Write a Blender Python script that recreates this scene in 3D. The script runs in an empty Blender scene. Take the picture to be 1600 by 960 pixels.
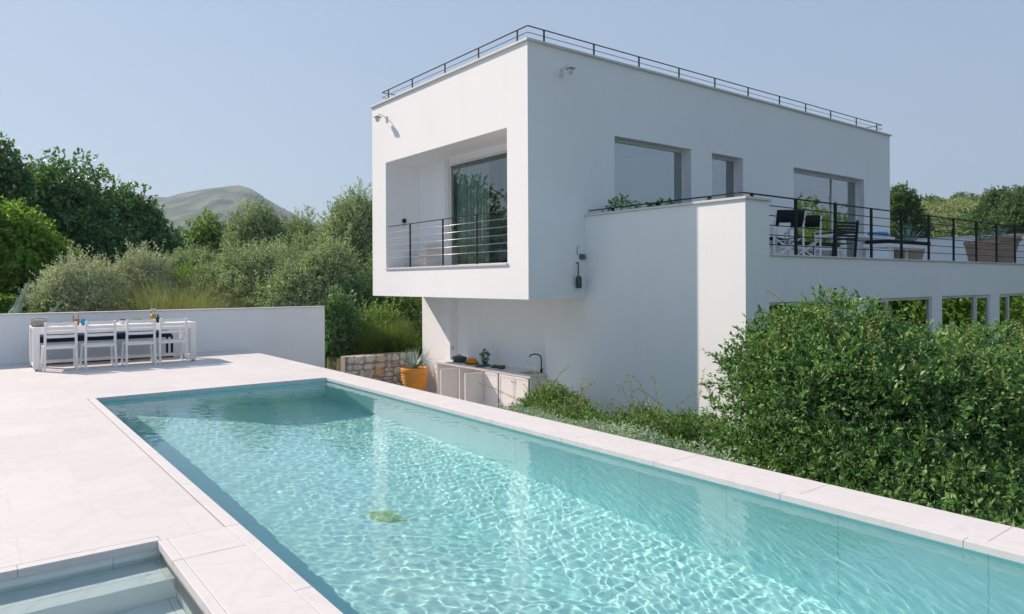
import bpy, math, random
import numpy as np
from mathutils import Vector, Matrix

# ------------------------------------------------------------------ camera, sky, sun, exposure
S = bpy.context.scene
COL = S.collection
EYE = 1.55
F = 1105.57; CX = 800.0; CY = 442.14
YAW = .65773; ROLL = -.0046045
fwd = Vector((math.sin(YAW), math.cos(YAW), 0))
rt0 = Vector((math.cos(YAW), -math.sin(YAW), 0)); up0 = Vector((0, 0, 1))
rt = rt0 * math.cos(ROLL) + up0 * math.sin(ROLL)
up = -rt0 * math.sin(ROLL) + up0 * math.cos(ROLL)
cam = bpy.data.cameras.new('camera'); camo = bpy.data.objects.new('camera', cam); COL.objects.link(camo)
M3 = Matrix((rt, up, -fwd)).transposed()
camo.matrix_world = Matrix.Translation((0, 0, EYE)) @ M3.to_4x4()
cam.sensor_width = 36; cam.lens = 36 * F / 1600
cam.shift_y = -(480 - CY) / 1600
cam.clip_start = .05; cam.clip_end = 20000
S.camera = camo

SUN_EL = math.radians(38.0)
SUN_DIR = Vector((-.472, .882, 0)).normalized()            # horizontal direction TO the sun
W = bpy.data.worlds.new('World'); S.world = W; W.use_nodes = True
nt = W.node_tree; nt.nodes.clear()
sky = nt.nodes.new('ShaderNodeTexSky'); sky.sky_type = 'NISHITA'; sky.sun_disc = False
sky.sun_elevation = SUN_EL; sky.sun_rotation = math.atan2(SUN_DIR.x, SUN_DIR.y)
sky.air_density = 1.0; sky.dust_density = .3; sky.ozone_density = 1.0
bg = nt.nodes.new('ShaderNodeBackground'); bg.inputs['Strength'].default_value = .14
gm = nt.nodes.new('ShaderNodeGamma'); gm.inputs[1].default_value = .30
mul = nt.nodes.new('ShaderNodeMix'); mul.data_type = 'RGBA'; mul.blend_type = 'MULTIPLY'
mul.inputs[0].default_value = 1; mul.inputs[7].default_value = (1.58, 1.84, 2.24, 1)
out = nt.nodes.new('ShaderNodeOutputWorld')
nt.links.new(sky.outputs[0], gm.inputs[0]); nt.links.new(gm.outputs[0], mul.inputs[6]); nt.links.new(mul.outputs[2], bg.inputs[0]); nt.links.new(bg.outputs[0], out.inputs[0])

sl = bpy.data.lights.new('sun', 'SUN'); sl.energy = 4.9; sl.angle = math.radians(.5); sl.color = (1.0, .815, .69)
so = bpy.data.objects.new('sun', sl); COL.objects.link(so)
to_sun = Vector((SUN_DIR.x * math.cos(SUN_EL), SUN_DIR.y * math.cos(SUN_EL), math.sin(SUN_EL)))
so.rotation_euler = to_sun.to_track_quat('Z', 'Y').to_euler(); so.location = (-20, 30, 30)
sl.cycles.is_caustics_light = True
S.view_settings.view_transform = 'Standard'; S.view_settings.look = 'None'
S.view_settings.exposure = 0.47; S.view_settings.gamma = 1; S.view_settings.use_curve_mapping = False
cy = S.cycles
cy.max_bounces = 10; cy.diffuse_bounces = 6; cy.glossy_bounces = 4; cy.transmission_bounces = 8; cy.transparent_max_bounces = 12
cy.sample_clamp_indirect = 4.0; cy.use_denoising = True; cy.caustics_reflective = False; cy.caustics_refractive = True
cy.volume_bounces = 0; cy.use_adaptive_sampling = True; cy.adaptive_threshold = .02
rng = np.random.default_rng(7); random.seed(7)

# ------------------------------------------------------------------ helpers
ORG = {}
def tag(o, label=None, cat=None, group=None, kind=None):
    if label: o['label'] = label
    if cat: o['category'] = cat
    if group: o['group'] = group
    if kind: o['kind'] = kind
    return o
def thing(name, loc, label, cat, group=None, rz=0):
    o = bpy.data.objects.new(name, None); COL.objects.link(o); o.location = loc; o.rotation_euler.z = rz
    o.empty_display_size = .1
    ORG[o.name] = Vector(loc) if rz == 0 else Vector((0, 0, 0))
    return tag(o, label, cat, group)
def at(px, d, z=0):
    """world point in the direction of image column px at depth d, on height z"""
    p = fwd * d + rt0 * ((px - CX) / F * d)
    return Vector((p.x, p.y, z))
def ztop(py, d): return EYE + (CY - py) * d / F

class MB:
    def __init__(s): s.v = []; s.f = []; s.sm = []
    def add(s, vs, fs, smooth=False):
        n = len(s.v); s.v += [tuple(v) for v in vs]; s.f += [tuple(n + i for i in f) for f in fs]; s.sm += [smooth] * len(fs); return s
    def box(s, x0, x1, y0, y1, z0, z1):
        x0, x1 = min(x0, x1), max(x0, x1); y0, y1 = min(y0, y1), max(y0, y1); z0, z1 = min(z0, z1), max(z0, z1)
        return s.add([(x0,y0,z0),(x1,y0,z0),(x1,y1,z0),(x0,y1,z0),(x0,y0,z1),(x1,y0,z1),(x1,y1,z1),(x0,y1,z1)],
                     [(0,3,2,1),(4,5,6,7),(0,1,5,4),(1,2,6,5),(2,3,7,6),(3,0,4,7)])
    def quad(s, a, b, c, d): return s.add([a, b, c, d], [(0, 1, 2, 3)])
    def bar(s, p, q, w, h, upv=(0, 0, 1)):
        p = Vector(p); q = Vector(q); d = (q - p).normalized(); u = Vector(upv)
        if abs(d.dot(u)) > .98: u = Vector((0, 1, 0))
        a = d.cross(u).normalized(); b = a.cross(d)
        vs = [e + a * sx * w / 2 + b * sy * h / 2 for e in (p, q) for sx, sy in ((-1,-1),(1,-1),(1,1),(-1,1))]
        return s.add(vs, [(0,1,2,3),(7,6,5,4),(0,4,5,1),(1,5,6,2),(2,6,7,3),(3,7,4,0)])
    def tube(s, pts, r, n=8, caps=True):
        pts = [Vector(p) for p in pts]; rs = r if hasattr(r, '__len__') else [r] * len(pts)
        vs = []; prev = None
        for i, p in enumerate(pts):
            d = (pts[min(i+1, len(pts)-1)] - pts[max(i-1, 0)]).normalized()
            if prev is None:
                a = d.cross(Vector((0, 0, 1)))
                if a.length < .05: a = d.cross(Vector((1, 0, 0)))
            else: a = prev - d * prev.dot(d)
            a.normalize(); prev = a; b = d.cross(a)
            for k in range(n):
                t = 2 * math.pi * k / n; vs.append(p + (a * math.cos(t) + b * math.sin(t)) * rs[i])
        fs = [(i*n+k, i*n+(k+1)%n, (i+1)*n+(k+1)%n, (i+1)*n+k) for i in range(len(pts)-1) for k in range(n)]
        s.add(vs, fs, True)
        if caps:
            m = len(s.v) - len(vs); L = len(pts)
            s.f.append(tuple(m + k for k in range(n))[::-1]); s.sm.append(False)
            s.f.append(tuple(m + (L-1)*n + k for k in range(n))); s.sm.append(False)
        return s
    def lathe(s, prof, c=(0, 0, 0), n=28, smooth=True):
        vs = [(c[0] + r * math.cos(2*math.pi*k/n), c[1] + r * math.sin(2*math.pi*k/n), c[2] + z) for r, z in prof for k in range(n)]
        fs = [(i*n+k, i*n+(k+1)%n, (i+1)*n+(k+1)%n, (i+1)*n+k) for i in range(len(prof)-1) for k in range(n)]
        return s.add(vs, fs, smooth)
    def prism(s, poly, z0, z1):
        n = len(poly)
        vs = [(x, y, z0) for x, y in poly] + [(x, y, z1) for x, y in poly]
        return s.add(vs, [tuple(range(n))[::-1], tuple(range(n, 2*n))] + [(i, (i+1)%n, n+(i+1)%n, n+i) for i in range(n)])
    def build(s, name, mat, parent=None, bevel=0, kind=None):
        me = bpy.data.meshes.new(name)
        o0 = ORG.get(parent.name, Vector((0, 0, 0))) if parent is not None else Vector((0, 0, 0))
        me.from_pydata([(v[0]-o0.x, v[1]-o0.y, v[2]-o0.z) for v in s.v], [], s.f)
        me.polygons.foreach_set('use_smooth', s.sm); me.update()
        me.materials.append(mat)
        o = bpy.data.objects.new(name, me); COL.objects.link(o)
        if parent is not None: o.parent = parent; ORG[o.name] = o0
        if bevel:
            b = o.modifiers.new('b', 'BEVEL'); b.width = bevel; b.segments = 2; b.limit_method = 'ANGLE'; b.angle_limit = .7
        if kind: o['kind'] = kind
        return o
def wall_grid(mb, axis, c0, c1, a0, a1, z0, z1, holes):
    """wall slab between planes c0 (outer) and c1 (inner) of the axis ('u': plane U=c, runs along V; 'v': plane V=c, runs along U), with rectangular holes (a0,a1,z0,z1)"""
    A = sorted({a0, a1, *[h[0] for h in holes], *[h[1] for h in holes]}); Z = sorted({z0, z1, *[h[2] for h in holes], *[h[3] for h in holes]})
    A = [a for a in A if a0 <= a <= a1]; Z = [z for z in Z if z0 <= z <= z1]
    def solid(i, j):
        if i < 0 or j < 0 or i >= len(A)-1 or j >= len(Z)-1: return False
        am = (A[i]+A[i+1])/2; zm = (Z[j]+Z[j+1])/2
        return not any(h[0] < am < h[1] and h[2] < zm < h[3] for h in holes)
    P = (lambda a, z, c: (c, a, z)) if axis == 'u' else (lambda a, z, c: (a, c, z))
    for i in range(len(A)-1):
        for j in range(len(Z)-1):
            if not solid(i, j): continue
            l, r, b, t = A[i], A[i+1], Z[j], Z[j+1]
            mb.quad(P(l,b,c0), P(r,b,c0), P(r,t,c0), P(l,t,c0)); mb.quad(P(l,b,c1), P(l,t,c1), P(r,t,c1), P(r,b,c1))
            if not solid(i-1, j): mb.quad(P(l,b,c0), P(l,t,c0), P(l,t,c1), P(l,b,c1))
            if not solid(i+1, j): mb.quad(P(r,b,c0), P(r,b,c1), P(r,t,c1), P(r,t,c0))
            if not solid(i, j-1): mb.quad(P(l,b,c0), P(l,b,c1), P(r,b,c1), P(r,b,c0))
            if not solid(i, j+1): mb.quad(P(l,t,c0), P(r,t,c0), P(r,t,c1), P(l,t,c1))
    return mb
def np_mesh(name, verts, faces_n, mat, parent=None, smooth=False, face_idx=None):
    """verts (N,3); every faces_n consecutive verts form one face unless face_idx (M,k) is given"""
    me = bpy.data.meshes.new(name)
    o0 = ORG.get(parent.name, Vector((0, 0, 0))) if parent is not None else Vector((0, 0, 0))
    verts = np.asarray(verts, dtype=np.float32) - np.array(o0, dtype=np.float32)
    if face_idx is None: face_idx = np.arange(len(verts)).reshape(-1, faces_n)
    k = face_idx.shape[1]; m = len(face_idx)
    me.vertices.add(len(verts)); me.vertices.foreach_set('co', verts.ravel())
    me.loops.add(m * k); me.loops.foreach_set('vertex_index', face_idx.ravel().astype(np.int32))
    me.polygons.add(m); me.polygons.foreach_set('loop_start', np.arange(0, m*k, k, dtype=np.int32))
    try: me.polygons.foreach_set('loop_total', np.full(m, k, dtype=np.int32))
    except Exception: pass
    me.polygons.foreach_set('use_smooth', np.full(m, smooth)); me.update(calc_edges=True)
    me.materials.append(mat)
    o = bpy.data.objects.new(name, me); COL.objects.link(o)
    if parent is not None: o.parent = parent; ORG[o.name] = o0
    return o

# ------------------------------------------------------------------ materials
def new_mat(name):
    m = bpy.data.materials.new(name); m.use_nodes = True; n = m.node_tree
    b = n.nodes['Principled BSDF']; return m, n, b
def N(n, t, **k):
    x = n.nodes.new('ShaderNode' + t)
    for a, b in k.items(): setattr(x, a, b)
    return x
def mixc(n, fac, a, b, mode='MIX'):
    m = N(n, 'Mix', data_type='RGBA', blend_type=mode)
    for s, v in ((0, fac), (6, a), (7, b)):
        if hasattr(v, 'is_linked'): n.links.new(v, m.inputs[s])
        else: m.inputs[s].default_value = v if s == 0 else (*v[:3], 1)
    return m.outputs[2]
def ramp(n, fac, stops):
    r = N(n, 'ValToRGB'); e = r.color_ramp.elements
    while len(e) > 1: e.remove(e[0])
    e[0].position = stops[0][0]; e[0].color = (*stops[0][1], 1)
    for p, c in stops[1:]:
        x = e.new(p); x.color = (*c, 1)
    n.links.new(fac, r.inputs[0]); return r.outputs[0]
def noise(n, scale, detail=4, rough=.55, vec=None, dim=None):
    t = N(n, 'TexNoise'); t.inputs['Scale'].default_value = scale; t.inputs['Detail'].default_value = detail; t.inputs['Roughness'].default_value = rough
    if vec is not None: n.links.new(vec, t.inputs['Vector'])
    return t.outputs[0]
def coords(n, which='Object', scale=None):
    t = N(n, 'TexCoord'); v = t.outputs[which]
    if scale:
        mp = N(n, 'Mapping'); mp.inputs['Scale'].default_value = scale; n.links.new(v, mp.inputs['Vector']); v = mp.outputs[0]
    return v
def bump(n, b, h, strength=.2, dist=.01):
    x = N(n, 'Bump'); x.inputs['Strength'].default_value = strength; x.inputs['Distance'].default_value = dist
    n.links.new(h, x.inputs['Height']); n.links.new(x.outputs[0], b.inputs['Normal'])
def basic(name, col, rough=.6, spec=.4, metal=0, var=.08, vs=6, bmp=0, bs=60):
    m, n, b = new_mat(name)
    v = noise(n, vs, 4, vec=coords(n))
    lo = tuple(c * (1 - var) for c in col); hi = tuple(min(1, c * (1 + var)) for c in col)
    n.links.new(mixc(n, v, lo, hi), b.inputs['Base Color'])
    b.inputs['Roughness'].default_value = rough; b.inputs['Specular IOR Level'].default_value = spec; b.inputs['Metallic'].default_value = metal
    if bmp: bump(n, b, noise(n, bs, 4, vec=coords(n)), bmp, .005)
    return m

def plaster_mat():
    m, n, b = new_mat('plaster')
    c = coords(n)
    f1 = noise(n, .7, 5, .6, c); f2 = noise(n, 4, 5, .6, coords(n, 'Object', (1, 1, .25)))
    a = mixc(n, f1, (.79, .825, .845), (.865, .885, .895))
    a = mixc(n, ramp(n, f2, [(.35, (0, 0, 0)), (.75, (.35, .35, .35))]), a, (.77, .81, .83))
    st = noise(n, 1.0, 6, .7, coords(n, 'Object', (2.6, 2.6, .16))); pt = noise(n, .38, 4, .6, c)
    a = mixc(n, ramp(n, st, [(.5, (0, 0, 0)), (.75, (.22, .22, .22))]), a, (.70, .70, .68))
    a = mixc(n, ramp(n, pt, [(.45, (0, 0, 0)), (.7, (.28, .28, .28))]), a, (.74, .78, .80))
    n.links.new(a, b.inputs['Base Color']); b.inputs['Roughness'].default_value = .85; b.inputs['Specular IOR Level'].default_value = .2
    h = N(n, 'Math', operation='ADD'); n.links.new(noise(n, 90, 5, .7, c), h.inputs[0])
    h2 = N(n, 'Math', operation='MULTIPLY'); n.links.new(noise(n, 2.2, 3, .5, c), h2.inputs[0]); h2.inputs[1].default_value = 3.0
    n.links.new(h2.outputs[0], h.inputs[1]); bump(n, b, h.outputs[0], .25, .004)
    return m
PLASTER = plaster_mat()

def stone_mat(name, joints=True, tint=(1, 1, 1)):
    m, n, b = new_mat(name)
    c = coords(n)
    cl = noise(n, 1.6, 6, .62, coords(n, 'Object', (1, 2.2, 1))); fine = noise(n, 22, 5, .65, c)
    vein = N(n, 'TexNoise'); vein.inputs['Scale'].default_value = 2.0; vein.inputs['Detail'].default_value = 9; vein.inputs['Distortion'].default_value = 1.3
    n.links.new(c, vein.inputs['Vector'])
    T = lambda x: tuple(a * t for a, t in zip(x, tint))
    a = mixc(n, cl, T((.60, .59, .585)), T((.69, .68, .675)))
    a = mixc(n, ramp(n, vein.outputs[0], [(.46, (0, 0, 0)), (.5, (.35, .35, .35)), (.54, (0, 0, 0))]), a, T((.54, .53, .525)))
    a = mixc(n, ramp(n, fine, [(.3, (.22, .22, .22)), (.6, (0, 0, 0))]), a, T((.56, .55, .545)))
    if joints:
        br = N(n, 'TexBrick'); br.offset = .5
        br.inputs['Scale'].default_value = 1; br.inputs['Brick Width'].default_value = .9; br.inputs['Row Height'].default_value = .6
        br.inputs['Mortar Size'].default_value = .0022; br.inputs['Mortar Smooth'].default_value = .4; br.inputs['Bias'].default_value = 0
        br.inputs['Color1'].default_value = (1, 1, 1, 1); br.inputs['Color2'].default_value = (.93, .935, .94, 1); br.inputs['Mortar'].default_value = (.86, .84, .82, 1)
        mp = N(n, 'Mapping'); mp.inputs['Location'].default_value = (.21, .1, 0)
        n.links.new(c, mp.inputs[0]); n.links.new(mp.outputs[0], br.inputs['Vector'])
        a = mixc(n, 1.0, a, br.outputs[0], 'MULTIPLY')
    n.links.new(a, b.inputs['Base Color']); b.inputs['Roughness'].default_value = .62; b.inputs['Specular IOR Level'].default_value = .3
    bump(n, b, fine, .12, .003)
    return m
DECK = stone_mat('deck_stone'); COPE = stone_mat('coping_stone', False)
GROUT = basic('grout', (.52, .50, .48), .9, .1)

def pool_tile(name='pool_tile', C=((.46, .87, .88), (.60, .93, .93), (.38, .76, .77))):
    m, n, b = new_mat(name)
    c = coords(n)
    cl = noise(n, 1.3, 5, .6, c); f = noise(n, 7, 6, .65, coords(n, 'Object', (1, 1, 3)))
    a = mixc(n, cl, C[0], C[1])
    a = mixc(n, ramp(n, f, [(.35, (.3, .3, .3)), (.6, (0, 0, 0))]), a, C[2])
    br = N(n, 'TexBrick'); br.offset = 0
    br.inputs['Scale'].default_value = 1; br.inputs['Brick Width'].default_value = .9; br.inputs['Row Height'].default_value = .9
    br.inputs['Mortar Size'].default_value = .003; br.inputs['Color1'].default_value = (1, 1, 1, 1); br.inputs['Color2'].default_value = (.93, .95, .95, 1); br.inputs['Mortar'].default_value = (.6, .66, .66, 1)
    # walls: run the joints along V (or U) and Z
    sx = N(n, 'SeparateXYZ'); n.links.new(c, sx.inputs[0]); cb = N(n, 'CombineXYZ'); g = N(n, 'NewGeometry'); sn = N(n, 'SeparateXYZ'); n.links.new(g.outputs['Normal'], sn.inputs[0])
    az = N(n, 'Math', operation='ABSOLUTE'); n.links.new(sn.outputs[2], az.inputs[0])
    gt = N(n, 'Math', operation='GREATER_THAN'); n.links.new(az.outputs[0], gt.inputs[0]); gt.inputs[1].default_value = .5
    ad = N(n, 'Math', operation='ADD'); n.links.new(sx.outputs[0], ad.inputs[0]); n.links.new(sx.outputs[1], ad.inputs[1])
    wallv = N(n, 'CombineXYZ'); n.links.new(ad.outputs[0], wallv.inputs[0]); wallv.inputs[1].default_value = .45
    flv = N(n, 'CombineXYZ'); n.links.new(sx.outputs[0], flv.inputs[1]); n.links.new(sx.outputs[1], flv.inputs[0])
    mv = N(n, 'Mix', data_type='VECTOR'); n.links.new(gt.outputs[0], mv.inputs[0]); n.links.new(wallv.outputs[0], mv.inputs[4]); n.links.new(flv.outputs[0], mv.inputs[5])
    n.links.new(mv.outputs[1], br.inputs['Vector'])
    a = mixc(n, 1.0, a, br.outputs[0], 'MULTIPLY')
    n.links.new(a, b.inputs['Base Color']); b.inputs['Roughness'].default_value = .7; b.inputs['Specular IOR Level'].default_value = .1
    return m
POOLT = pool_tile(); SPAT = pool_tile('spa_tile', ((.78, .86, .84), (.86, .90, .88), (.70, .82, .79)))
def water_mat():
    m, n, b = new_mat('water')
    n.nodes.remove(b)
    g = N(n, 'BsdfGlass') if False else N(n, 'BsdfGlass'); g.inputs['IOR'].default_value = 1.333; g.inputs['Roughness'].default_value = 0; g.inputs['Color'].default_value = (.93, 1.0, 1.0, 1)
    n.links.new(g.outputs[0], n.nodes['Material Output'].inputs[0])
    return m
WATER = water_mat()
def glass_mat(name='window_glass', tint=(.82, .93, .92), ior=1.5, base=.16):
    m, n, b = new_mat(name); n.nodes.remove(b)
    tr = N(n, 'BsdfTransparent'); tr.inputs[0].default_value = (*tint, 1)
    gl = N(n, 'BsdfGlossy'); gl.inputs['Roughness'].default_value = 0.0; gl.inputs[0].default_value = (.95, 1, 1, 1)
    fr = N(n, 'Fresnel'); fr.inputs[0].default_value = ior
    ad = N(n, 'Math', operation='ADD'); ad.use_clamp = True; n.links.new(fr.outputs[0], ad.inputs[0]); ad.inputs[1].default_value = base
    mx = N(n, 'MixShader'); n.links.new(ad.outputs[0], mx.inputs[0]); n.links.new(tr.outputs[0], mx.inputs[1]); n.links.new(gl.outputs[0], mx.inputs[2])
    n.links.new(mx.outputs[0], n.nodes['Material Output'].inputs[0]); return m
WGLASS = glass_mat(tint=(.80, .97, .93), base=.12)
SGLASS = glass_mat('reflective_window_glass', (.42, .66, .70), 1.5, .34)
DARKG = glass_mat('dark_window_glass', (.12, .18, .18), 1.6, .45)
JUGGLASS = glass_mat('jug_glass', (.93, .96, .96), 1.45, .04)
WHITEP = basic('white_paint', (.84, .83, .82), .45, .4, 0, .03)
WFRAME = basic('window_frame_white', (.66, .68, .68), .4, .4, 0, .03)
BLACKM = basic('black_metal', (.008, .014, .018), .6, .25, 0, .1)
STEEL = basic('steel_bar', (.42, .45, .46), .35, .5, .8, .05)
FOLIAGE = {}
def leaf_mat(name, c1, c2, trans=.3, rough=.5, spec=.35, clump=1.2, tcol=None):
    m, n, b = new_mat(name)
    g = N(n, 'NewGeometry'); c = coords(n)
    cl = noise(n, clump, 3, .6, c)
    a = mixc(n, g.outputs['Random Per Island'], c1, c2)
    hs = N(n, 'HueSaturation'); n.links.new(a, hs.inputs['Color'])
    mr = N(n, 'MapRange'); n.links.new(cl, mr.inputs[0]); mr.inputs[1].default_value = .3; mr.inputs[2].default_value = .7; mr.inputs[3].default_value = .72; mr.inputs[4].default_value = 1.3
    n.links.new(mr.outputs[0], hs.inputs['Value']); a = hs.outputs[0]
    n.links.new(a, b.inputs['Base Color']); b.inputs['Roughness'].default_value = rough; b.inputs['Specular IOR Level'].default_value = spec
    t = N(n, 'BsdfTranslucent'); ta = mixc(n, 1.0, a, tcol or (1.5, 1.6, .7), 'MULTIPLY'); n.links.new(ta, t.inputs[0])
    mx = N(n, 'MixShader'); mx.inputs[0].default_value = trans
    n.links.new(b.outputs[0], mx.inputs[1]); n.links.new(t.outputs[0], mx.inputs[2]); n.links.new(mx.outputs[0], n.nodes['Material Output'].inputs[0])
    return m
L_DARK = leaf_mat('leaf_dark', (.04, .12, .055), (.20, .34, .15), .24, .4, .4)
L_MID = leaf_mat('leaf_mid', (.08, .18, .045), (.26, .36, .13), .35)
L_BRIGHT = leaf_mat('leaf_bright', (.08, .20, .03), (.24, .36, .08), .4)
L_OLIVE = leaf_mat('leaf_olive', (.24, .31, .19), (.60, .64, .50), .18, .5, .3)
L_OLIVED = leaf_mat('leaf_olive_green', (.13, .22, .10), (.46, .53, .35), .2, .5, .3)
L_HEDGE = leaf_mat('leaf_hedge', (.018, .085, .028), (.25, .41, .14), .26, .42, .35, 3.2)
L_NEW = leaf_mat('leaf_new_growth', (.16, .24, .06), (.42, .40, .18), .35, .45, .3)
L_SILVER = leaf_mat('leaf_silver', (.22, .33, .23), (.42, .52, .40), .2, .6, .2)
L_GRASS = leaf_mat('grass_blade', (.09, .16, .05), (.38, .36, .22), .3)
L_SCRUB = leaf_mat('leaf_scrub', (.12, .18, .08), (.32, .35, .19), .25, .6, .2, .05)
L_OAK = leaf_mat('leaf_oak', (.05, .11, .045), (.15, .24, .10), .25, .6, .2, .1)
L_AGAVE = leaf_mat('agave_leaf', (.26, .40, .34), (.38, .52, .45), .05, .5, .4)
BARK = basic('bark', (.12, .09, .065), .9, .1, 0, .35, 12, .5, 30)

# ------------------------------------------------------------------ numbers of the place
PU0, PU1, PV0, PV1 = 1.40, 4.71, -1.6, 11.13      # pool opening
OUTU = 5.215                                       # outer edge of the right coping
GZ = -1.32                                         # garden / kitchen level
BU, BV, BV1, BU1 = 8.187, 10.103, 16.38, 22.5      # upper block
BZ0, BZ1 = 1.24, 6.0
WU, WV = 9.627, 6.503                              # wing: left wall plane, front plane
WU1 = 24.3
SU0, SU1, SV0, SV1 = -3.2, .914, 2.3, 4.70         # spa opening

# ------------------------------------------------------------------ terrain
def fbm(x, y, seed, octs=5, base=1.0):
    r = np.random.default_rng(seed); h = np.zeros_like(x); a = 1.0
    for o in range(octs):
        for k in range(4):
            th = r.uniform(0, 2*np.pi); w = base * 2**o * r.uniform(.7, 1.4); ph = r.uniform(0, 2*np.pi)
            h += a * np.sin((x*np.cos(th) + y*np.sin(th)) * w + ph) / 4
        a *= .5
    return h
def terrain_h(X, Y):
    """height of the ground; px = image column of that direction"""
    r = np.hypot(X, Y)
    dep = X*fwd.x + Y*fwd.y; lat = X*rt0.x + Y*rt0.y
    ang = np.degrees(np.arctan2(lat, dep))            # 0 straight ahead, + right
    px = CX + F * np.tan(np.radians(np.clip(ang, -70, 70)))
    h = np.full_like(r, GZ)
    # slope of the hill on the right and behind the house
    dd = np.hypot(X, Y)
    sm = lambda t: t*t*(3-2*t)
    # ridge height as angle (tan) above the eye, by column
    rx = np.array([-1200, 560, 900, 1100, 1300, 1390, 1440, 1500, 1560, 1620, 1750, 1950])
    ry = np.array([.0, .0, .02, .08, .108, .110, .101, .106, .108, .112, .10, .0])
    def sinterp(x, xs, ys, w):
        q = np.arange(-1400, 2600, 2.0); v = np.interp(q, xs, ys); k = np.hanning(int(w)); v = np.convolve(np.pad(v, len(k)//2, mode='edge'), k/k.sum(), 'same')[len(k)//2:-(len(k)//2)] if len(k) > 2 else v
        return np.interp(x, q[:len(v)], v[:len(q)])
    tr = sinterp(px, rx, ry, 61)
    f = sm(np.clip((dd - 38) / (190 - 38), 0, 1)); back = 1 - .9*sm(np.clip((dd-230)/300, 0, 1))
    h = h + np.where(np.abs(ang) < 75, tr*190*f*back, 0) + fbm(X, Y, 3, 4, .05)*.9*np.clip((dd-40)/60, 0, 1)
    # wide hill behind the photographer
    bk = sm(np.clip((np.abs(ang) - 95) / 40, 0, 1)); h = h + bk*sm(np.clip((dd-25)/120, 0, 1))*5
    # distant mountain on the left
    mx = np.array([-900, -400, -60, 20, 55, 100, 160, 235, 262, 300, 325, 345, 360, 378, 395, 410, 430, 450, 468, 490, 520, 560, 620, 900, 1200])
    my = np.array([55, 95, 142, 158, 163, 156, 140, 133, 131, 138, 141.5, 143, 146, 149, 146, 138, 129, 119, 111, 103, 94, 84, 68, 45, 30.])-9
    T = sinterp(px, mx, my, 15)/F
    R = 2600.
    up_ = sm(np.clip((dd - 650)/(R-650), 0, 1))**1.1; dn = 1 - sm(np.clip((dd-R)/1500, 0, 1))
    gully = fbm(px/34 + dd/800, dd/420, 11, 6, 1.0)
    mtn = (T*R*up_*dn) * (1 - .20*(1-np.abs(2*np.clip((dd-650)/(R-650), 0, 1)-1))*(1+gully)) + 10*fbm(X, Y, 5, 4, .004)*up_*dn*(1-.9*np.exp(-((dd-R)/250)**2))
    h = h + np.where((np.abs(ang) < 65), mtn, 0)
    # terrace held up by the stone wall; sunken under the pool deck
    h = np.where((X > 7.6) & (X < 30) & (Y > 16.9) & (dd < 40), np.maximum(h, -.42), h)
    h = np.where((X < 4.95) & (X > -14.5) & (Y < 16.6) & (Y > -8.5), -3.2, h)
    return h
NA, NR = 900, 230
az = np.concatenate([np.linspace(-48, 48, 700, endpoint=False), np.linspace(48, 312, 200, endpoint=False)])
rr = np.concatenate([[0.0], np.linspace(.5, 5.5, 11), np.geomspace(6, 6000, NR-12)])
A_, R_ = np.meshgrid(np.radians(az), rr, indexing='ij')
X_ = R_*(np.cos(A_)*fwd.x + np.sin(A_)*rt0.x); Y_ = R_*(np.cos(A_)*fwd.y + np.sin(A_)*rt0.y)
Z_ = terrain_h(X_, Y_)
vid = np.arange(NA*NR).reshape(NA, NR); nx = np.roll(vid, -1, 0)
fi = np.stack([vid[:, :-1], nx[:, :-1], nx[:, 1:], vid[:, 1:]], -1).reshape(-1, 4)[:, ::-1]
def ground_mat():
    m, n, b = new_mat('ground')
    c = coords(n)
    g1 = noise(n, .35, 6, .65, c); g2 = noise(n, .012, 8, .62, c); g3 = noise(n, .0028, 6, .6, c)
    near = mixc(n, g1, (.10, .085, .05), (.10, .13, .05))
    far = mixc(n, ramp(n, g2, [(.45, (0, 0, 0)), (.53, (1, 1, 1))]), (.15, .165, .10), (.02, .05, .035))
    far = mixc(n, ramp(n, g3, [(.4, (0, 0, 0)), (.6, (.6, .6, .6))]), far, (.13, .15, .10))
    ln = N(n, 'VectorMath', operation='LENGTH'); n.links.new(c, ln.inputs[0])
    mr = N(n, 'MapRange'); n.links.new(ln.outputs['Value'], mr.inputs[0]); mr.inputs[1].default_value = 60; mr.inputs[2].default_value = 300
    n.links.new(mixc(n, mr.outputs[0], near, far), b.inputs['Base Color']); b.inputs['Roughness'].default_value = .95; b.inputs['Specular IOR Level'].default_value = .1
    bump(n, b, g1, .6, .1); return m
gr = np_mesh('ground', np.stack([X_, Y_, Z_], -1).reshape(-1, 3), 4, ground_mat(), smooth=True, face_idx=fi)
tag(gr, kind='structure')

# ------------------------------------------------------------------ pool, deck, coping
def slab_grid(mb, x0, x1, y0, y1, zt, zb, holes):
    A = sorted({x0, x1, *[h[0] for h in holes], *[h[1] for h in holes]}); B = sorted({y0, y1, *[h[2] for h in holes], *[h[3] for h in holes]})
    def solid(i, j):
        if i < 0 or j < 0 or i >= len(A)-1 or j >= len(B)-1: return False
        a = (A[i]+A[i+1])/2; b = (B[j]+B[j+1])/2
        return not any(h[0] < a < h[1] and h[2] < b < h[3] for h in holes)
    for i in range(len(A)-1):
        for j in range(len(B)-1):
            if not solid(i, j): continue
            l, r, f, k = A[i], A[i+1], B[j], B[j+1]
            mb.quad((l,f,zt), (r,f,zt), (r,k,zt), (l,k,zt))
            if not solid(i-1, j): mb.quad((l,f,zb), (l,f,zt), (l,k,zt), (l,k,zb))
            if not solid(i+1, j): mb.quad((r,f,zb), (r,k,zb), (r,k,zt), (r,f,zt))
            if not solid(i, j-1): mb.quad((l,f,zb), (r,f,zb), (r,f,zt), (l,f,zt))
            if not solid(i, j+1): mb.quad((l,k,zb), (l,k,zt), (r,k,zt), (r,k,zb))
DV1 = 17.12
mb = MB()
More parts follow.
